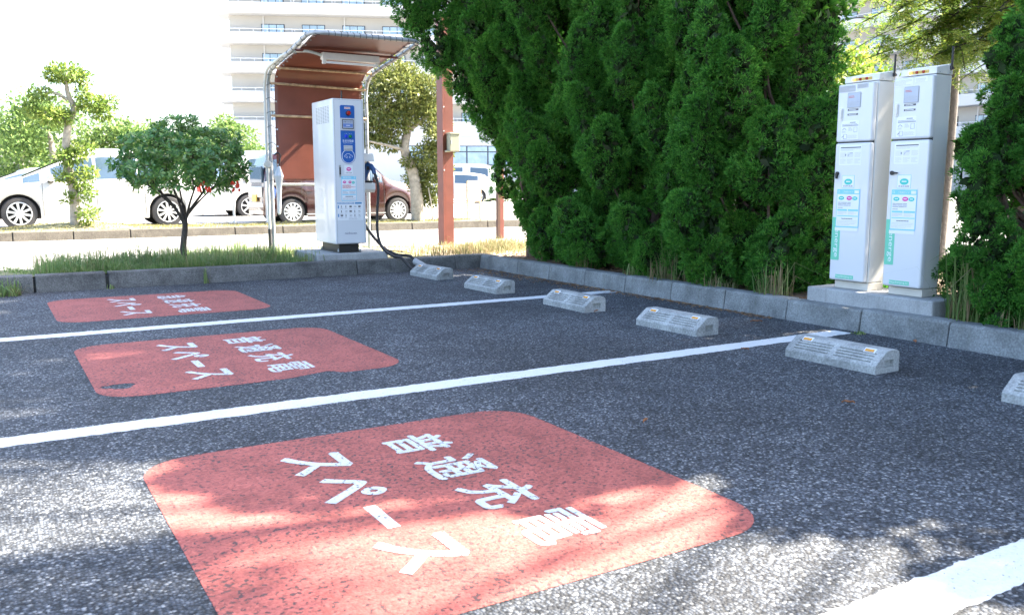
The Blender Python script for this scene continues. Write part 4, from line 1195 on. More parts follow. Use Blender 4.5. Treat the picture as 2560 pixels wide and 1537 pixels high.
# ---------------------------------------------------------------- grass
def grass(name, pts, hmin, hmax, w, mat, seed, lean=.45, kind='stuff', parent=None):
    g = np.random.default_rng(seed)
    pts = np.asarray(pts, float); n = len(pts)
    h = g.uniform(hmin, hmax, n) * np.clip(.72 + .5 * np.sin(pts[:, 0] * 7.3 + 1) * np.sin(pts[:, 0] * 3.1 + pts[:, 1] * 5) + .25 * np.sin(pts[:, 0] * 19 + pts[:, 1] * 8), .25, 1.4)
    az = g.uniform(0, 6.283, n); ln = np.abs(g.normal(0, lean, n))
    side = np.stack([-np.sin(az), np.cos(az), np.zeros(n)], 1)
    dr = np.stack([np.cos(az), np.sin(az), np.zeros(n)], 1)
    ww = w * g.uniform(.6, 1.3, n)
    V = np.empty((n, 5, 3))
    V[:, 0] = pts - side * ww[:, None] * .5; V[:, 1] = pts + side * ww[:, None] * .5
    mid = pts + np.array([0, 0, 1]) * (h * .6)[:, None] + dr * (h * ln * .3)[:, None]
    V[:, 2] = mid + side * ww[:, None] * .38; V[:, 4] = mid - side * ww[:, None] * .38
    droop = np.clip(1.05 - ln * .7, .35, 1.0)
    V[:, 3] = pts + np.array([0, 0, 1]) * (h * droop)[:, None] + dr * (h * ln * 1.0)[:, None]
    V = V.reshape(-1, 3)
    i = np.arange(n) * 5
    F = np.concatenate([np.stack([i, i + 1, i + 2, i + 4], 1)])
    T = np.stack([i + 4, i + 2, i + 3, i + 3], 1)
    # quads for the lower half, a second set of verts for the pointed tip
    tipV = np.stack([V[i + 4], V[i + 2], V[i + 3]], 1).reshape(-1, 3)
    k = len(V)
    me_v = np.concatenate([V, tipV, ])
    m3 = np.arange(k, k + 3 * n).reshape(-1, 3)
    tri = np.concatenate([np.stack([i, i + 1, i + 2], 1), np.stack([i, i + 2, i + 4], 1), np.stack([i + 4, i + 2, i + 3], 1)])
    o = npmesh(name, V, tri, mat, parent, None if parent else tuple(pts.mean(0)))
    if kind: o['kind'] = kind
    return o
g = np.random.default_rng(21)
# long green grass on the strip, thinning to the left and near the shelter
P = []
while len(P) < 12000:
    x = g.uniform(-1.2, 3.25); y = 9.24 + g.power(1.0) * (strip_back(x) - 9.24)
    dens = np.interp(x, [-1.2, .1, .45, .9, 2.6, 3.25], [.15, .18, .75, 1, 1, .45]) * (0.6 + .4 * math.sin(x * 9 + y * 5) * math.sin(x * 4.1))
    if g.uniform() < dens and not (3.05 < x and y > 9.2): P.append((x, y, .125))
P = np.array(P)
short = P[P[:, 0] < .5]; tall = P[P[:, 0] >= .5]
grass("grass", tall, .04, .20, .0065, mt['grass'], 1, .85)
grass("grass", short, .015, .06, .006, mt['grass'], 2, .6)
P = np.stack([g.uniform(.35, 3.1, 700), 9.3 + g.uniform(0, 1.2, 700), np.full(700, .125)], 1)
P2 = np.stack([g.uniform(.4, 3.2, 2600), 9.26 + g.uniform(0, 1.1, 2600), np.full(2600, .125)], 1)
grass("long_grass", P2, .10, .30, .0065, mt['grass'], 8, 1.0)
grass("seed_grass", P, .2, .42, .0035, mt['drygrass'], 3, .35)
P = np.stack([g.uniform(2.9, 4.3, 1500), g.uniform(10.2, 11.3, 1500), np.full(1500, .125)], 1)
grass("grass", P, .03, .12, .006, mt['grass'], 4, .5)
# dry grass in the corner bed and round the post
P = []
while len(P) < 5200:
    x = g.uniform(4.3, 6.6); y = g.uniform(9.26, 11.6)
    d = math.exp(-((y - 9.9 - .25 * (x - 5.2)) / .55) ** 2) * np.interp(x, [4.3, 4.9, 5.3, 6.3, 6.6], [.15, .5, 1, .8, .3])
    if g.uniform() < d: P.append((x, y, .125))
grass("dry_grass", P, .05, .20, .006, mt['drygrass'], 5, .7)
# sunlit turf beyond the road
P = np.stack([g.uniform(-4, 10, 16000), g.uniform(17.65, 18.95, 16000), np.full(16000, .15)], 1)
P[:, 2] += .13 * np.exp(-((P[:, 0] - 1.45) / .95) ** 2) * np.sin(np.pi * np.clip((P[:, 1] - 17.7) / 1.3, 0, 1))
grass("dry_turf", P, .01, .055, .012, mt['sunturf'], 6, .6)
# litter under the hedge
n = 9000
P = np.stack([g.uniform(5.18, 6.8, n), g.uniform(-1, 9.3, n), np.full(n, .132)], 1)
d = unit(np.stack([g.normal(size=n), g.normal(size=n), g.uniform(-.05, .35, n)], 1))
V, F = blades(P, d, g.uniform(.02, .09, n), g.uniform(.004, .012, n), g)
tag(npmesh("needle_litter", V, F, mt['litter'], None, (5.8, 4, .13)), kind='stuff')
n = 1500
yy = g.uniform(4.5, 9.05, n)
P = np.stack([5.02 - np.abs(g.normal(0, .09, n)) * np.interp(yy, [4.5, 7, 9.05], [.5, 1, 2.4]), yy, np.full(n, .004)], 1)
d = unit(np.stack([g.normal(size=n), g.normal(size=n), g.uniform(0, .12, n)], 1))
V, F = blades(P, d, g.uniform(.012, .05, n), g.uniform(.003, .009, n), g)
tag(npmesh("needle_litter", V, F, mt['litter'], None, (4.9, 7, 0)), kind='stuff')

def tuft(x, y, r, n, h0, h1, label, seed, green=.35, z=.125, sp=.5):
    x = x - (.05 if 5.2 < x < 5.4 else 0); h0, h1 = h0 * 1.15, h1 * 1.2; n = int(n * 1.3)
    t = thing("grass_tuft", label, "grass tuft", (x, y, z), "tall tufts of coarse grass by the kerbs")
    gg = np.random.default_rng(seed)
    for frac, mat, nm in ((1 - green, 'drygrass', "dry_blades"), (green, 'grass', "green_blades")):
        k = max(4, int(n * frac))
        a = gg.uniform(0, 6.28, k); q = r * np.sqrt(gg.uniform(0, 1, k))
        P = np.stack([x + q * np.cos(a), y + q * np.sin(a), np.full(k, z)], 1)
        hh = 1.0 if mat == 'grass' else .8
        grass(nm, P, h0 * hh, h1 * hh, .009, mt[mat], seed + (1 if mat == 'grass' else 0), sp, None, t)
    return t
tuft(5.28, 6.42, .13, 70, .2, .45, "airy tuft of grass below the brightest conifer, left of the other big tufts", 51, .55)
tuft(5.30, 5.95, .22, 90, .12, .38, "wide straw-coloured tuft of grass in front of the middle conifers", 52, .25)
tuft(5.28, 5.35, .20, 100, .12, .34, "dense straw tuft under the conifer nearest the left cabinet", 53, .2)
tuft(5.27, 4.72, .16, 70, .12, .36, "straw tuft with a few green blades between the hedge and the plinth's left end", 54, .3)
tuft(5.30, 3.16, .13, 110, .15, .52, "tall green and straw tuft against the right end of the plinth", 55, .6)
tuft(5.33, 2.78, .18, 110, .12, .42, "curling straw tuft under the conifers at the right edge", 56, .4)
tuft(5.30, 7.25, .12, 36, .1, .24, "small dry tuft under the second conifer from the left", 57, .1)
tuft(0.13, 8.98, .11, 110, .05, .16, "low weedy tuft on the asphalt against the left kerb", 58, .75, .0, .9)
tuft(0.99, 9.07, .04, 14, .08, .20, "thin weed growing from the joint of the mossy kerb", 59, .8, .0)
tuft(1.88, 9.08, .03, 9, .06, .16, "tiny weed at the foot of the mossy kerb below the round tree", 60, .9, .0)
tuft(4.97, 3.74, .045, 40, .015, .04, "mossy weed at the kerb where the middle white line ends", 61, .9, .0, .9)

def fallen(x, y, L, rz, label, z=.006):
    t = MB((x, y, z)); c, s = math.cos(rz), math.sin(rz)
    pts = []
    for i in range(6):
        u = i / 5; wv = L * .22 * math.sin(math.pi * min(1, u * 1.02)) + .001; zz = .010 * math.sin(2.6 * u) + .004 * math.sin(9 * u)
        pts.append((u * L, wv, zz)); 
    vs = [(x + a * c - b * s, y + a * s + b * c, z + h + .006) for a, b, h in pts] + [(x + a * c, y + a * s, z + h) for a, b, h in pts] + [(x + a * c + b * s, y + a * s - b * c, z + h + .008) for a, b, h in pts]
    t.add(vs, [(k * 6 + i, k * 6 + i + 1, (k + 1) * 6 + i + 1, (k + 1) * 6 + i) for k in range(2) for i in range(5)])
    return tag(t.build("fallen_leaf", mt['deadleaf']), label, "leaf", "dead leaves lying on the lot")
fallen(4.70, 4.45, .085, -.9, "curled brown leaf by the kerb between the two nearest full wheel stops")
fallen(3.30, 2.55, .06, -1.2, "brown leaf lying alone on the asphalt at the right, below the weathered wheel stop")
fallen(2.30, 2.75, .04, .4, "small brown leaf just above the nearest red patch's right corner")
fallen(4.95, 3.30, .05, .8, "brown leaf on the asphalt against the kerb right of the weathered wheel stop")
fallen(3.86, 3.72, .06, -1.5, "brown leaf at the left foot of the weathered wheel stop")
fallen(4.02, 5.42, .05, .3, "reddish leaf near the right end of the wheel stop on the thin line")

# ---------------------------------------------------------------- broadleaf trees
def crown_mesh(name, centres, n, Lr, Wr, mat, parent, seed, up=.5, jitter=.35):
    """leaf sprays scattered through a set of ellipsoidal clumps: (centre, radii)"""
    g = np.random.default_rng(seed)
    vol = np.array([c[1][0] * c[1][1] + c[1][1] * c[1][2] for c in centres]); vol = vol / vol.sum()
    bag = Bag()
    for (c, rad), f in zip(centres, vol):
        k = max(8, int(n * f))
        d = rand_dirs(k, g); rr = np.power(g.uniform(0, 1, k), .45)
        P = np.array(c) + d * np.array(rad) * rr[:, None]
        dirn = unit(d * .7 + g.normal(size=(k, 3)) * .6 + np.array([0, 0, -.1]))
        nr = unit(np.array([0, 0, 1.]) * up + g.normal(size=(k, 3)) * jitter + d * .4)
        V, F = leaves(P, dirn, nr, g.uniform(*Lr, k), g.uniform(*Wr, k))
        bag.add(V, F)
    V, F = bag.get()
    return npmesh(name, V, F, mat, parent)

# round shrub tree on the grass strip
rt = thing("round_shrub_tree", "small round-headed tree with glossy leaves and a forked trunk on the grass strip", "tree", (1.84, 9.95, .125))
g = np.random.default_rng(5)
CX, CY, CZ = 1.86, 9.95, 1.20
m = mb(rt)
fork = np.array([1.865, 9.95, .60])
limb(m, [(1.845, 9.95, .11), (1.83, 9.95, .30), (1.855, 9.95, .48), fork], .038, .027, 9)
tips = []
for i, (dx, dy, dz, r) in enumerate([(-.34, .05, .42, .019), (-.2, -.2, .5, .016), (.30, .02, .42, .018), (.12, -.22, .46, .015), (-.50, -.05, .50, .012), (.46, .1, .48, .013), (-.05, .15, .6, .012)]):
    a = fork + np.array([g.normal() * .006, g.normal() * .006, -.05 + .04 * (i % 3)])
    b = fork + np.array([dx * .35, dy * .4, dz * .42]); c = fork + np.array([dx, dy, dz])
    limb(m, [a, b, c], r, r * .5, 6); tips.append(c)
    for k in range(4):
        e = c + np.array([g.normal() * .15, g.normal() * .15, g.uniform(.05, .28)])
        s0 = b + (c - b) * g.uniform(.3, 1)
        limb(m, [s0, (s0 + e) / 2 + g.normal(size=3) * .02, e], r * .45, .003, 4)
m.build("trunk", mt['dtrunk'], rt, smooth=60)
n = 900
d = rand_dirs(n * 2, g); d = d[(d[:, 2] > -.62)][:n]
lump = 1 + .15 * np.sin(5 * d[:, 0] + 1) * np.sin(6 * d[:, 1] + 2) + .10 * np.sin(9 * d[:, 2] + 4 * d[:, 0])
rad = np.array([.64, .60, .43])
rr = np.where(g.uniform(0, 1, len(d)) < .72, g.uniform(.88, 1.02, len(d)), g.uniform(.45, .88, len(d)))
C = np.array([CX, CY, CZ]) + d * rad * (lump * rr)[:, None]
C[:, 2] += np.where(d[:, 2] < 0, -.06 * (d[:, 0] < 0) * 0, 0)
nr = unit(d / rad * .5 + np.array([0, 0, .55]) + g.normal(size=(len(d), 3)) * .3)
per = 8
a = np.cross(nr, unit(g.normal(size=nr.shape))); a = unit(a); b = np.cross(nr, a)
q = (np.arange(per) * 2 * np.pi / per)[None, :] + g.uniform(-.3, .3, (len(d), per))
tilt = g.uniform(.15, .9, (len(d), per, 1))
dirn = unit((np.cos(q)[..., None] * a[:, None] + np.sin(q)[..., None] * b[:, None]) + nr[:, None] * tilt)
base = np.repeat(C[:, None], per, 1) + dirn * .006
nn = np.repeat(nr[:, None], per, 1)
k = len(d) * per
V, F = leaves(base.reshape(-1, 3), dirn.reshape(-1, 3), nn.reshape(-1, 3), g.uniform(.05, .085, k), g.uniform(.020, .032, k), .64)
npmesh("crown", V, F, mt['shrub'], rt)
m = mb(rt)
for (x, y, z) in [(2.02, 9.4, .93), (2.34, 9.6, .965), (2.36, 9.62, 1.0), (2.32, 9.63, .93), (1.97, 9.45, 1.0), (1.95, 9.5, 1.18), (2.0, 9.42, .95), (2.37, 9.66, .95), (2.30, 9.58, .99)]:
    for kk in range(3):
        m.ball((x + g.normal() * .012, y + g.normal() * .012, z + g.normal() * .012), .013, (1, 1, 1.3), 6)
m.build("red_leaves", mt['flower'], rt)

# topiary tree with cloud-pruned pads
tt = thing("cloud_pruned_tree", "slender cloud-pruned tree with leaf pads up its pale trunk, before the white hatchback", "tree", (1.42, 18.1, .2))
m = mb(tt)
limb(m, [(1.44, 18.1, .15), (1.46, 18.1, .8), (1.37, 18.1, 1.45), (1.44, 18.1, 2.05), (1.55, 18.1, 2.35), (1.47, 18.1, 2.62), (1.46, 18.1, 2.95)], .098, .03, 9)
for a, b, c in [((1.45, 18.1, 2.1), (1.2, 18.1, 2.25), (.85, 18.1, 2.25)), ((1.5, 18.1, 2.3), (1.75, 18.1, 2.42), (2.05, 18.1, 2.42)), ((1.46, 18.1, 2.5), (1.3, 18.1, 2.6), (1.1, 18.1, 2.62)), ((1.4, 18.1, 1.5), (1.6, 18, 1.65), (1.7, 18, 1.7))]:
    limb(m, [a, b, c], .035, .012, 6)
m.build("trunk", mt['trunk'], tt, smooth=60)
pads = [((1.46, 18.05, 2.98), (.33, .3, .17)), ((1.25, 18.1, 2.93), (.16, .2, .12)), ((1.7, 18.1, 2.9), (.2, .2, .13)), ((1.7, 18.0, 2.63), (.16, .2, .09)),
        ((1.02, 18.1, 2.57), (.22, .2, .12)), ((.86, 18.1, 2.3), (.18, .2, .12)), ((1.15, 18.0, 2.2), (.30, .25, .15)), ((1.35, 18., 2.2), (.2, .2, .13)),
        ((1.85, 18.0, 2.42), (.3, .25, .15)), ((2.12, 18.1, 2.48), (.22, .2, .13)), ((2.0, 18., 2.28), (.2, .2, .12)),
        ((1.65, 18.0, 1.62), (.22, .2, .15)), ((1.35, 17.95, 1.45), (.22, .2, .13)), ((1.5, 17.95, 1.5), (.18, .2, .13)),
        ((1.28, 17.95, 1.12), (.13, .15, .12)), ((1.58, 17.95, 1.08), (.22, .2, .2)), ((1.62, 17.95, .82), (.2, .18, .16)), ((1.32, 17.97, .72), (.08, .1, .1)), ((1.66, 17.95, .42), (.2, .18, .16)), ((1.72, 17.95, 1.2), (.14, .12, .1))]
crown_mesh("crown", pads, 5200, (.06, .12), (.025, .045), mt['topi'], tt, 8, .8, .5)

# pruned broadleaf tree behind the charger
bt = thing("broadleaf_tree", "bushy pale green broadleaf tree with a mottled trunk behind the quick charger", "tree", (8.5, 18.3, .15))
m = mb(bt)
limb(m, [(8.52, 18.3, .12), (8.5, 18.3, .6), (8.42, 18.3, 1.2), (8.22, 18.3, 1.75), (8.3, 18.3, 2.3), (8.1, 18.3, 2.9), (8.05, 18.3, 3.2)], .165, .045, 10)
limb(m, [(8.3, 18.3, 1.7), (7.9, 18.2, 1.8), (7.3, 18.1, 1.9)], .05, .02, 6)
limb(m, [(8.25, 18.3, 2.1), (8.6, 18.2, 2.4), (8.9, 18.1, 2.6)], .06, .02, 6)
limb(m, [(8.75, 18.0, .12), (8.72, 18.0, .5), (8.65, 18.0, .9)], .025, .012, 6)
m.build("trunk", mt['trunk'], bt, smooth=60)
g = np.random.default_rng(15)
pads = []
for (x, z, r) in [(8.0, 3.45, .42), (8.35, 3.35, .38), (7.7, 3.2, .38), (8.65, 3.1, .42), (7.45, 2.9, .36), (8.1, 3.0, .5), (8.9, 2.75, .42), (8.5, 2.65, .5), (7.6, 2.5, .42), (7.25, 2.35, .3), (9.05, 2.35, .36), (7.5, 2.1, .38), (8.0, 2.4, .45), (7.9, 1.95, .35), (8.9, 2.0, .36), (7.3, 1.95, .25), (9.05, 1.75, .32), (8.65, 1.65, .34), (8.3, 1.5, .2), (8.75, 1.3, .36), (9.05, 1.35, .26), (8.55, 1.1, .3), (8.9, .95, .3), (8.75, .65, .26), (9.0, .6, .18), (8.6, .85, .2)]:
    pads.append(((x, 18.2 + g.uniform(-.3, .3), z), (r, r * .9, r * .72)))
crown_mesh("crown", pads, 18000, (.07, .14), (.024, .046), mt['midtree'], bt, 9, .55, .55)

# far trees on the left
def far_tree(x, y, h, w, label, seed, n=5000, ls=.28):
    t = thing("far_tree", label, "tree", (x, y, 0), "leafy trees beyond the car park")
    g = np.random.default_rng(seed)
    m = mb(t); limb(m, [(x, y, 0), (x + .2, y, h * .4), (x, y, h * .75)], w * .07, .05, 7); m.build("trunk", mt['trunk'], t, smooth=60)
    pads = []
    for i in range(26):
        th = g.uniform(0, 6.28); zz = g.uniform(.16, .92); q = w * .5 * math.sqrt(max(.06, 1 - ((zz - .45) / .56) ** 2)) * g.uniform(.25, .9)
        r = w * g.uniform(.13, .22)
        pads.append(((x + q * math.cos(th), y + q * math.sin(th), h * zz), (r, r, r * .75)))
    crown_mesh("crown", pads, n, (ls * .6, ls * 1.2), (ls * .35, ls * .6), mt['fartree'], t, seed + 1, .5, .6)
for i, (lat, dep, h, ww, lb) in enumerate([(-28.0, 50, 6.0, 7.0, "tall rounded tree at the left edge of the photo, behind the silver car"),
        (-24.6, 47, 5.4, 5.6, "leafy tree second from the left edge, behind the cloud-pruned tree"), (-21.2, 49, 4.4, 5.2, "lower bushy tree just right of the cloud-pruned tree's trunk"),
        (-17.6, 50, 3.9, 4.4, "pale low tree left of the round-headed tree"), (-15.0, 52, 3.2, 4.0, "smallest far tree, mostly hidden by the round-headed tree"), (-24.8, 76, 6.9, 5.0, "dark tree at the foot of the hotel's rounded corner")]):
    sy, cy_ = math.sin(YAW), math.cos(YAW)
    far_tree(cy_ * dep + sy * lat, sy * dep - cy_ * lat, h, ww, lb, 60 + i * 3, 6500 if i < 3 else 4000, .26 if i < 5 else .4)

# thin feathery tree above the cabinets, behind the hedge
ov = thing("feathery_tree", "yellowing feathery-leaved tree hanging over the twin cabinets", "tree", (9.05, 4.95, 0))
m = mb(ov)
limb(m, [(9.05, 4.95, -.02), (9.02, 4.96, 1.2), (9.0, 4.93, 2.6), (8.9, 4.7, 4.6), (8.9, 3.9, 7.4)], .12, .03, 8)
ends = [(8.6, 5.2, 2.45), (8.4, 5.6, 2.55), (8.5, 6.1, 2.6), (8.3, 6.5, 2.7), (8.1, 5.0, 2.3), (8.0, 5.4, 2.2), (8.3, 5.9, 2.4), (8.5, 5.0, 2.05), (8.0, 4.8, 2.5), (7.8, 5.6, 2.7), (8.2, 4.7, 2.75), (8.4, 6.4, 2.35), (8.2, 5.7, 2.75), (8.7, 5.6, 2.2)]
brs = [[(9.0, 4.93, 2.5 + .06 * i), ((9.0 + e[0]) / 2, (4.93 + e[1]) / 2, e[2] + .28), e] for i, e in enumerate(ends)]
g = np.random.default_rng(31)
bag = Bag()
def fronds(path, count, spread_, Lf):
    P = spline(path, 12)
    for i in range(count):
        p = np.array(P[int(g.uniform(.3, 1) * (len(P) - 1))])
        d = unit(np.array([g.normal(), g.normal(), g.normal() * .35 - .25])[None])[0]
        L = Lf * g.uniform(.6, 1.3); k = 13
        s = np.linspace(.1, 1, k)
        pts = p + np.outer(s * L, d) + np.outer(s * s, [0, 0, -.3 * L])
        side = np.cross(d, [0, 0, 1.]); side /= max(1e-6, np.linalg.norm(side))
        for sg in (1, -1):
            dd = unit(np.tile(d * .5 + side * sg, (k, 1)) + g.normal(size=(k, 3)) * .25)
            V, F = leaves(pts, dd, np.tile(np.array([0, 0, 1.]), (k, 1)) + g.normal(size=(k, 3)) * .2, np.full(k, L * .26) * g.uniform(.7, 1.2, k), np.full(k, L * .085))
            bag.add(V, F)
for br in brs:
    limb(m, br, .022, .005, 5); fronds(br, 42, .3, .17)
    for k in range(5):
        s0 = Vector(br[1]).lerp(Vector(br[2]), random.uniform(0, .9)); e = s0 + Vector((random.gauss(0, .3), random.gauss(0, .3), random.uniform(-.35, .15)))
        limb(m, [s0, s0.lerp(e, .5) + Vector((0, 0, .05)), e], .008, .003, 4); fronds([s0, s0.lerp(e, .5), e], 15, .2, .17)
m.build("trunk", mt['dtrunk'], ov, smooth=60)
V, F = bag.get(); npmesh("crown", V, F, mt['maple'], ov)
g = np.random.default_rng(91)
pads = []
for i in range(56):
    z = g.uniform(3.9, 8.4); pads.append(((9.0 + g.normal() * .7, 3.7 + g.uniform(-1.4, 1.5), z), (.5, .5, .38)))
for i in range(16):
    pads.append(((9.0 + g.normal() * .4, 4.2 + g.uniform(-.8, .9), g.uniform(4.4, 7.4)), (.55, .55, .42)))
crown_mesh("upper_shade_crown", pads, 38000, (.10, .18), (.045, .075), mt['maple'], ov, 92, .5, .6)  # unseen top of the tree, extended and thickened to shade the lot

# two unseen tall trees added behind the hedge to cast dappled shade
def shade_tree(x, y, label, clumps, seed, n):
    t = thing("feathery_tree", label, "tree", (x, y, 0))
    m = mb(t); zt = max(c[0][2] for c in clumps)
    limb(m, [(x, y, -.02), (x + .1, y, 2.5), (x, y + .1, 5), (x, y, zt)], .15, .04, 8)
    for c in clumps[::3]: limb(m, [(x, y, c[0][2] * .7), ((x + c[0][0]) / 2, (y + c[0][1]) / 2, c[0][2] * .88), c[0]], .03, .008, 5)
    m.build("trunk", mt['dtrunk'], t, smooth=60)
    crown_mesh("crown", clumps, n, (.09, .17), (.04, .07), mt['maple'], t, seed, .5, .6)
g = np.random.default_rng(95)
shade_tree(9.6, .8, "unseen tall tree added behind the hedge for dappled shade, beyond the right edge", [((9.6 + g.normal() * .7, .9 + g.uniform(-2.6, 2.6), g.uniform(8.1, 11.0)), (.5, .5, .32)) for i in range(34)], 96, 8500)
shade_tree(9.8, 6.4, "unseen tall tree added behind the middle of the hedge for dappled shade", [((9.8 + g.normal() * .6, 6.3 + g.uniform(-2.0, 1.9), g.uniform(6.5, 10.2)), (.5, .5, .35)) for i in range(36)], 97, 7500)

# sunlit bush behind the hedge, left of the cabinets
sb = thing("sunlit_bush", "sunlit yellow-green bushy tree glimpsed behind the left cabinet", "tree", (9.35, 7.25, 0))
m = mb(sb); limb(m, [(9.35, 7.25, -.02), (9.3, 7.2, 1.0), (9.25, 7.2, 2.0)], .09, .03, 7); m.build("trunk", mt['trunk'], sb, smooth=60)
g = np.random.default_rng(41)
pads = [((9.25 + g.normal() * .35, 7.1 + g.normal() * .35, z), (.4, .4, .3)) for z in np.linspace(.9, 2.45, 13)]
crown_mesh("crown", pads, 5200, (.06, .12), (.025, .05), mt['maple'], sb, 42, .6, .6)

# ---------------------------------------------------------------- vehicles
def car(name, label, cat, loc, rz, L, Wd, xf, xr, wr, paint_, top, belt, z0, side_win, front_win, rear_win, roofw=.74, seams=(), mirror=None, spokes=10, group=None, black_trim=False):
    """lofted car body: x forward, y across, z up; top/belt are (x, z) profiles; wheels at xf, xr"""
    t = thing(name, label, cat, loc, group, rz)
    hw = Wd / 2
    xs = sorted(set([round(v, 4) for v in np.linspace(-L / 2, L / 2, 70)] + [round(xw + (wr + .055) * math.cos(a), 4) for xw in (xf, xr) for a in np.linspace(0, math.pi, 15)]))
    tx, tz = zip(*sorted(top)); bx, bz = zip(*sorted(belt))
    Z = lambda x: float(np.interp(x, tx, tz)); BZ = lambda x: float(np.interp(x, bx, bz))
    def half(x):
        w = hw * (1 - .16 * (abs(x) / (L / 2)) ** 5 - .05 * max(0, abs(x) / (L / 2) - .96) / .04)
        zt, be = Z(x), min(BZ(x), Z(x) - .03)
        bot = z0 + .06 * (abs(x) / (L / 2)) ** 6
        for xw in (xf, xr):
            d = abs(x - xw)
            if d < wr + .055: bot = max(bot, wr + math.sqrt(max(0, (wr + .055) ** 2 - d * d)) - .0)
        gh = max(0, min(1, (zt - be) / .3))
        rw = (.90 - (.90 - roofw) * gh)
        p = [(w * .93, bot), (w * .985, bot + .07), (w, bot + (be - bot) * .45), (w * .992, bot + (be - bot) * .72), (w * .955, be), (w * (.955 + (rw - .955) * .88), be + (zt - be) * .82), (w * rw * .93, zt - .022 * gh - .006), (w * rw * .6, zt), (0, zt + .006)]
        return p
    def side_pt(x, s, off=.004):
        h = half(x); a, b = h[4], h[5]
        return (a[0] + (b[0] - a[0]) * s + off, a[1] + (b[1] - a[1]) * s)
    m = MB()
    n = 9; rows = []
    for x in xs:
        h = half(x); rows.append([(x, y, z) for y, z in h] + [(x, -y, z) for y, z in h[-2::-1]])
    k = len(rows[0])
    m.add([p for r_ in rows for p in r_], [(i * k + j, i * k + j + 1, (i + 1) * k + j + 1, (i + 1) * k + j) for i in range(len(rows) - 1) for j in range(k - 1)] + [tuple(range(k)), tuple(range((len(rows) - 1) * k, len(rows) * k))])
    body = m.build("body", mt[paint_], t, smooth=40)
    m = MB(); m.box(-L / 2 + .12, L / 2 - .12, -hw * .80, hw * .80, z0 + .02, BZ(0) - .15); m.build("underbody", mt['well'], t)
    # windows
    for sg in (1, -1):
        for a, b, s0_, s1 in side_win:
            m = MB(); q = np.linspace(a, b, 14); vs = []
            for x in q:
                y0, za = side_pt(x, s0_); y1, zb = side_pt(x, s1)
                vs += [(x, sg * y0, za), (x, sg * y1, zb)]
            m.add(vs, [(2 * i, 2 * i + 1, 2 * i + 3, 2 * i + 2) for i in range(13)])
            m.build("side_window", mt['carglass'], t)
    for nm, (a, b) in (("windscreen", front_win), ("rear_window", rear_win)):
        m = MB(); q = np.linspace(a, b, 10); vs = []
        for x in q:
            h = half(x); y = h[6][0] * .93
            vs += [(x, y, Z(x) + .004), (x, y * .5, Z(x) + .009), (x, -y * .5, Z(x) + .009), (x, -y, Z(x) + .004)]
        m.add(vs, [(4 * i + j, 4 * i + j + 1, 4 * i + j + 5, 4 * i + j + 4) for i in range(9) for j in range(3)])
        m.build(nm, mt['carglass'], t, smooth=60)
    # wheels
    for xw in (xf, xr):
        for sg in (1, -1):
            yo = sg * (hw * .97); ax = (0, sg, 0)
            m = MB(); m.lathe([(wr * .62, -.19), (wr * .9, -.19), (wr, -.16), (wr, -.04), (wr * .94, -.008), (wr * .72, 0), (wr * .70, -.03), (wr * .66, -.075)], (xw, yo, wr), ax, 32)
            wh = m.build("wheel", mt['tyre'], t, smooth=50)
            m = MB(); m.lathe([(wr * .68, -.012), (wr * .705, .002), (wr * .66, .004), (wr * .63, -.03)], (xw, yo, wr), ax, 32, False)
            for i in range(spokes):
                a = 2 * math.pi * i / spokes + .2
                c, s = math.cos(a), math.sin(a)
                w0, w1 = .018, .024
                q = [(xw + c * .05 - s * w0, yo, wr + s * .05 + c * w0), (xw + c * wr * .66 - s * w1, yo, wr + s * wr * .66 + c * w1), (xw + c * wr * .66 + s * w1, yo, wr + s * wr * .66 - c * w1), (xw + c * .05 + s * w0, yo, wr + s * .05 - c * w0)]
                m.prism(q, -.025, -.004, ax)
            m.lathe([(.065, -.03), (.065, -.004), (.04, .002)], (xw, yo, wr), ax, 16)
            m.build("rim", mt['rim'], wh)
            m = MB(); m.lathe([(wr * .64, -.074), (wr * .64, -.066)], (xw, yo, wr), ax, 20); m.build("brake_shadow_disc", mt['well'], wh)
    # door gaps, handles
    m = MB()
    for x in seams:
        for sg in (1, -1):
            h = half(x); m.tube([(x, sg * (y + .0015), z) for y, z in h[1:6]], .0045, 4)
    if seams: m.build("door_gap", mt['seam'], t)
    for i in range(len(seams) - 1):
        for sg in (1, -1):
            x = min(seams[i], seams[i + 1]) + .16; h = half(x)
            mm = MB(); mm.box(x - .09, x + .09, min(sg * (h[3][0] - .005), sg * (h[3][0] + .028)), max(sg * (h[3][0] - .005), sg * (h[3][0] + .028)), h[3][1] - .018, h[3][1] + .018); mm.build("door_handle", mt[paint_], t, bevel=.008)
    if mirror:
        for sg in (1, -1):
            h = half(mirror); y = h[4][0]
            mm = MB(); mm.ball((mirror, sg * (y + .12), h[4][1] + .09), .1, (.75, 1.15, .72), 12); mi = mm.build("door_mirror", mt[paint_], t, smooth=60)
            mm = MB(); mm.box(mirror - .05, mirror + .05, min(sg * (y - .03), sg * (y + .1)), max(sg * (y - .03), sg * (y + .1)), h[4][1] + .0, h[4][1] + .04); mm.build("mirror_arm", mt['black'], mi)
    t['half'] = 1; del t['half']
    return t, half, Z

def patch(t, half, name, mat, pts, off=.006):
    """a lamp or trim patch on both flanks; pts are (x, section height z) corners"""
    for sg in (1, -1):
        m = MB(); vs = []
        for x, z in pts:
            h = half(x); zz = [p[1] for p in h[:7]]; yy = [p[0] for p in h[:7]]
            vs.append((x, sg * (float(np.interp(z, zz, yy)) + off), z))
        m.add(vs, [tuple(range(len(vs)))]); m.build(name, mt[mat], t)

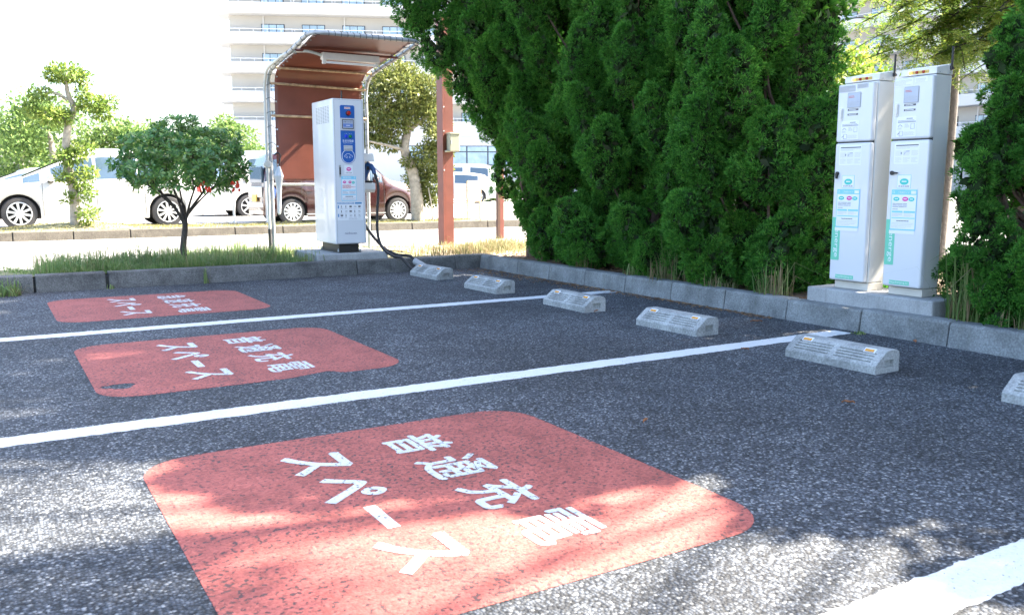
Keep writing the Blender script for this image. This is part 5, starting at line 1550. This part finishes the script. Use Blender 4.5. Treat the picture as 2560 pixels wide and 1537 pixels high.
hatch_top = [(-2.2, .55), (-2.17, .80), (-2.08, 1.02), (-1.9, 1.13), (-1.55, 1.42), (-1.2, 1.49), (-.7, 1.545), (-.2, 1.56), (.1, 1.535), (.35, 1.47), (.9, 1.22), (1.3, 1.035), (1.5, .985), (1.85, .90), (2.1, .80), (2.2, .66), (2.23, .5)]
hatch_belt = [(-2.2, .97), (-1.2, .985), (0, .945), (1.2, .90), (1.5, .86), (2.2, .62)]
c1, h1, _ = car("white_hatchback", "white hatchback parked behind the cloud-pruned tree", "car", (1.975, 20.42, .095), math.pi, 4.46, 1.77, 1.375, -1.365, .318, 'carwhite', hatch_top, hatch_belt, .19,
    [(.98, 1.28, .1, .92), (.02, .78, .08, .97), (-.80, -.04, .08, .97), (-1.42, -.86, .12, .94)], (.42, 1.28), (-2.0, -1.58), .76, (.95, -.02, -.93), .80, 10)
patch(c1, h1, "headlamp", 'carglass', [(2.12, .66), (1.75, .76), (1.72, .80), (2.0, .78), (2.14, .72)])
patch(c1, h1, "tail_lamp", 'red_btn', [(-2.08, .72), (-1.98, .72), (-1.96, .98), (-2.05, .98)])
patch(c1, h1, "badge", 'softprint', [(1.02, .46), (.66, .455), (.66, .475), (1.02, .48)], .004)
van_top = [(-1.9, .45), (-1.88, 1.0), (-1.82, 1.5), (-1.68, 1.78), (-1.4, 1.86), (0, 1.90), (.8, 1.86), (1.0, 1.78), (1.55, 1.12), (1.8, 1.0), (1.93, .82), (1.96, .5)]
van_belt = [(-1.9, 1.06), (0, 1.05), (1.4, .98), (2, .9)]
kei_top = [(-1.88, .45), (-1.87, .85), (-1.80, 1.3), (-1.66, 1.60), (-1.45, 1.66), (-.5, 1.69), (.3, 1.65), (.55, 1.58), (1.13, 1.05), (1.25, 1.0), (1.62, .95), (1.8, .86), (1.89, .62), (1.90, .45)]
kei_belt = [(-1.88, 1.02), (0, .98), (1.2, .92), (1.9, .7)]
c2, h2, _ = car("maroon_wagon", "maroon compact wagon parked beyond the shelter and the quick charger", "car", (7.32, 20.5, .06), 0, 3.80, 1.62, 1.33, -1.27, .295, 'carmaroon', kei_top, kei_belt, .17,
    [(.35, .95, .1, .9), (-.42, .30, .08, .95), (-1.15, -.47, .08, .95), (-1.65, -1.2, .1, .92)], (.62, 1.08), (-1.84, -1.70), .80, (.98, -.44, -1.05), .72, 12)
m = MB(); m.box(-1.915, -1.875, -.55, .55, .62, .86); m.build("rear_garnish", mt['chrome'], c2, bevel=.01)
m = MB(); m.box(-1.93, -1.885, -.62, .62, .40, .50); m.build("rear_bumper", mt['chrome'], c2, bevel=.01)
m = MB(); m.box(-1.935, -1.91, -.19, .17, .52, .68); m.build("number_plate", mt['yellow'], c2)
patch(c2, h2, "tail_lamp", 'screen2', [(-1.82, .62), (-1.66, .60), (-1.62, .78), (-1.70, .92), (-1.80, .92)])
m = MB(); m.box(-1.885, -1.84, -.5, .5, .95, 1.32); m.build("tailgate_window", mt['carglass'], c2, bevel=.01)
m = MB()
for sg in (1, -1): m.box(-.95, 1.0, min(sg * .785, sg * .80), max(sg * .785, sg * .80), .225, .25)
m.build("sill_strip", mt['chrome'], c2)
c3, h3, _ = car("white_van", "white van with a pale green stripe, half hidden behind the round-headed tree and the shelter", "van", (7.5, 25.3, .04), math.pi, 4.9, 1.75, 1.2, -1.35, .33, 'carwhite', [(a * 1.28, b) for a, b in van_top], [(a * 1.28, b) for a, b in van_belt], .22,
    [(.62, 1.15, .08, .9), (-.1, .52, .08, .93)], (1.35, 1.9), (-2.38, -2.2), .86, (.55,), 1.25, 7)
m = MB(); m.box(-2.2, .25, .882, .888, 1.16, 1.33); m.build("green_stripe", mt['green'], c3)
m = MB(); m.box(-2.2, .25, -.888, -.882, 1.16, 1.33); m.build("green_stripe", mt['green'], c3)
c4, h4, _ = car("silver_car", "pale silver car at the left edge, behind the white hatchback", "car", (1.25, 27.2, .05), 0, 4.3, 1.7, 1.3, -1.25, .31, 'carsilver', [(-a, b * .88) for a, b in hatch_top][::-1], [(-a, b * .88) for a, b in hatch_belt], .2,
    [(.2, 1.3, .1, .92), (-.70, .12, .1, .95), (-1.0, -.78, .1, .9)], (1.58, 1.95), (-1.28, -.42), .76, (.15, -.8), None, 8)
c5, h5, _ = car("white_van", "white boxy van with its nose showing between the cloud-pruned tree and the far trees", "van", (3.4, 31, .05), math.pi, 3.9, 1.7, 1.25, -1.2, .3, 'carwhite', [(a, b * 1.07) for a, b in van_top], van_belt, .22,
    [(.1, .8, .08, .9)], (1.05, 1.5), (-1.86, -1.72), .86, (.0,), .95, 7)
def lat(px, dep, z=0):
    l = (px - 1280) / 2178.5 * dep
    return (math.cos(YAW) * dep + math.sin(YAW) * l, math.sin(YAW) * dep - math.cos(YAW) * l, z)
p = lat(1128, 40.5)
c6, h6, _ = car("white_sedan", "white low car seen right of the red-brown post, in front of the minivan", "car", (p[0], p[1], .1), R(-28), 4.2, 1.7, 1.25, -1.25, .30, 'carwhite', [(a, b * .90) for a, b in [(-x, z) for x, z in hatch_top][::-1]], [(a, b * .92) for a, b in hatch_belt], .2,
    [(.2, 1.25, .1, .95), (-.75, .12, .1, .95)], (1.58, 1.95), (-1.25, -.42), .76, (.15,), None, 8)
p = lat(1172, 46)
c7, h7, _ = car("white_minivan", "white tall minivan parked farther back, right of the red-brown post", "van", (p[0], p[1], .1), R(-28), 4.4, 1.7, 1.35, -1.35, .3, 'carwhite', [(a * 1.12, b) for a, b in van_top], [(a * 1.12, b * 1.2) for a, b in van_belt], .2,
    [(.1, 1.0, .08, .85), (-1.6, -.3, .08, .85)], (1.2, 1.7), (-2.1, -1.95), .84, (.0,), None, 8)
patch(c7, h7, "tail_lamp", 'red_btn', [(-1.0, 1.1), (-.86, 1.1), (-.86, 1.42), (-1.0, 1.42)])

# ---------------------------------------------------------------- small street things
def white_pole(x, y, h, label):
    t = MB((x, y, .1)); t.tube([(x, y, .1), (x, y, h)], .026, 10); t.lathe([(.05, 0), (.05, .012)], (x, y, .14), (0, 0, 1), 12); t.lathe([(.03, 0), (.024, .012)], (x, y, h), (0, 0, 1), 10)
    return tag(t.build("white_pole", mt['bband'], smooth=50), label, "pole")
white_pole(4.56, 19.0, 1.62, "tall thin white pole in front of the white van's wheel")
white_pole(5.26, 19.0, 1.02, "short white pole in front of the maroon wagon's rear wheel")
sg = thing("sign_board", "weathered blank sign board in a rusty two-legged frame beyond the road", "sign", (10.0, 18.3, .1))
m = mb(sg)
for a, b in ((9.76, 18.2), (10.22, 18.42)): m.box(a - .022, a + .022, b - .022, b + .022, -.01, 1.05)
m.prism([(9.76, 18.175, 1.0), (10.22, 18.395, 1.0), (10.22, 18.395, 1.06), (9.76, 18.175, 1.06)], 0, .05, Y_)
m.prism([(9.76, 18.175, .57), (10.22, 18.395, .57), (10.22, 18.395, .62), (9.76, 18.175, .62)], 0, .05, Y_)
m.build("frame", mt['rustsign'], sg)
m = mb(sg); m.prism([(9.785, 18.195, .62), (10.2, 18.395, .62), (10.2, 18.395, 1.0), (9.785, 18.195, 1.0)], 0, .02, Y_); m.build("panel", mt['signface'], sg)
p0 = lat(1212, 43); p1 = lat(1400, 43)
hg = thing("clipped_hedge", "low clipped hedge at the far side of the car park, right of the minivan", "hedge", (*p0[:2], .1))
g = np.random.default_rng(3)
pads = [((p0[0] + (p1[0] - p0[0]) * s, p0[1] + (p1[1] - p0[1]) * s, z), (.35, .35, .32)) for s in np.linspace(0, 1, 13) for z in (.35, .8)]
crown_mesh("foliage", pads, 5000, (.07, .13), (.04, .07), mt['fartree'], hg, 5, .6, .6)
m = mb(hg); m.tube([(p0[0], p0[1], .1), ((p0[0] + p1[0]) / 2, (p0[1] + p1[1]) / 2, .5), (p1[0], p1[1], .1)], .05, 5); m.build("stem", mt['dtrunk'], hg)

# ---------------------------------------------------------------- hotel
FH = 2.98
o0 = lat(609, 93)
ht = thing("hotel_building", "tall white hotel with rows of rounded balconies behind the trees", "building", (o0[0], o0[1], 0))
rt_ = Vector((math.sin(YAW), -math.cos(YAW), 0)); fw_ = Vector((math.cos(YAW), math.sin(YAW), 0))
class Wing:
    def __init__(self, o, lat_, dep_, dz):
        self.o = Vector((o[0], o[1], 0)); self.e = (rt_ * lat_ + fw_ * dep_).normalized()
        self.n = Vector((self.e.y, -self.e.x, 0)); self.dz = dz
        if self.n.dot(fw_) > 0: self.n = -self.n
    def p(self, s, d, z): return self.o + self.e * s + self.n * d + Vector((0, 0, z + self.dz))
    def box(self, m, s0, s1, d0, d1, z0, z1):
        q = [self.p(s, d, z) for z in (z0, z1) for d in (d0, d1) for s in (s0, s1)]
        m.add(q, [(0, 2, 3, 1), (4, 5, 7, 6), (0, 1, 5, 4), (2, 6, 7, 3), (0, 4, 6, 2), (1, 3, 7, 5)])
    def slab(self, m, path, z0, z1):
        m.prism([self.p(s, d, z0) for s, d in path], 0, z1 - z0, Z_)
W1 = Wing(o0, .993, .115, 0)
cor = (rt_ * 34.2 + fw_ * 100.3)
W2 = Wing(cor, .495, -.869, -1.15)
def wing(Wg, s0, s1, zt0, nf, wins, fins, round_left, base_top):
    mw = mb(ht)
    Wg.box(mw, s0 + (1.3 if round_left else 0), s1, -14, -1.65, -.5 - Wg.dz, zt0 + FH * (nf - 1) + 2.2)
    mw.build("wall", mt['bwall'], ht)
    for k in range(nf):
        zb = zt0 + FH * k                                   # top of the parapet
        path = []
        if round_left:
            for i in range(13):
                a = math.pi / 2 * (i / 12)
                path.append((s0 + 2.4 - 2.4 * math.sin(a), -2.4 + 2.4 * math.cos(a)))
            inner = [(s0 + 2.4 - 2.28 * math.sin(math.pi / 2 * i / 12), -2.4 + 2.28 * math.cos(math.pi / 2 * i / 12)) for i in range(13)]
            outer = [(s1, 0)] + path + [(s0, -4.5)]
            innr = [(s0 + .12, -4.5)] + inner[::-1] + [(s1, -.12)]
        else:
            outer = [(s1, 0), (s0, 0)]; innr = [(s0, -.12), (s1, -.12)]
        m = mb(ht)
        # parapet ring as short straight pieces, floor slab below it
        po_ = outer; pi_ = innr[::-1]
        for i in range(len(po_) - 1):
            a, b, c, d = po_[i], po_[i + 1], pi_[i + 1], pi_[i]
            Wg.slab(m, [a, b, c, d], zb - 1.06, zb)
        Wg.slab(m, [(s1, -.14)] + [(q[0] + .02, q[1] - .02) for q in po_[1:]] + [(s0 + 1.6, -4.5), (s0 + 1.6, -1.6), (s1, -1.6)], zb - 1.10, zb - .90)
        bal = m.build("balcony", mt['bband'], ht)
        m = mb(ht)
        pr = [Wg.p(s_, d_ - .06 if d_ > -1 else d_, zb + .32) for s_, d_ in po_]
        m.tube(pr, .028, 4)
        s_ = s0 + 2.6
        while s_ < s1:
            m.tube([Wg.p(s_, -.06, zb), Wg.p(s_, -.06, zb + .32)], .022, 4); s_ += 1.4
        m.build("railing", mt['rail'], bal)
        for f in fins:
            m = mb(ht); Wg.box(m, f - .05, f + .05, -1.6, -.5, zb - .85, zb + .45)
            m.build("balcony_screen", mt['bband'], bal)
        for c_ in wins:
            m = mb(ht); z0_, z1_ = zb - .88, zb + 1.06
            Wg.box(m, c_ - 1.2, c_ + 1.2, -1.65, -1.58, z0_, z1_)
            w_ = m.build("window", mt['wframe'], ht)
            m = mb(ht)
            for i in range(3):
                a = c_ - 1.13 + .77 * i
                Wg.box(m, a, a + .70, -1.579, -1.56, z0_ + .08, z1_ - .08)
            m.build("panes", mt['wglass'], w_)
    m = mb(ht)
    for f in fins[::2]:
        m = mb(ht); Wg.box(m, f - 3.1, f - 2.98, -1.645, -1.50, base_top, zt0 + FH * nf); m.build("downpipe", mt['bband'], ht)
wing(W1, -2.1, 62, 7.56, 6, [3.67 + 4.2 * k for k in range(8)], [5.75 + 4.2 * k for k in range(8)], True, 7.0)
wing(W2, 1.0, 46, 7.56, 6, [2.5 + 4.18 * k for k in range(8)], [4.6 + 4.18 * k for k in range(8)], False, 0)
m = mb(ht)
W1.slab(m, [(62, -.02), (.3, -.02)] + [(-2.1 + 2.4 - 2.38 * math.sin(a), -2.4 + 2.38 * math.cos(a)) for a in [math.pi / 2 * i / 12 for i in range(13)]] + [(-2.08, -14), (62, -14)], -.5, 6.455)
m.build("podium", mt['bband'], ht)
m = mb(ht); W1.box(m, -.2, 62, -.1, .02, 5.9, 5.98); m.build("podium_joint", mt['bwall'], ht)
m = mb(ht); W1.box(m, 17, 40, -.1, .06, 2.9, 5.0); pw = m.build("podium_window", mt['wframe'], ht)
m = mb(ht)
for i in range(10): W1.box(m, 17.15 + 2.28 * i, 17.15 + 2.28 * i + 2.12, .061, .08, 3.0, 4.3); W1.box(m, 17.15 + 2.28 * i, 17.15 + 2.28 * i + 2.12, .061, .08, 4.42, 4.92)
m.build("podium_panes", mt['wglass'], pw)
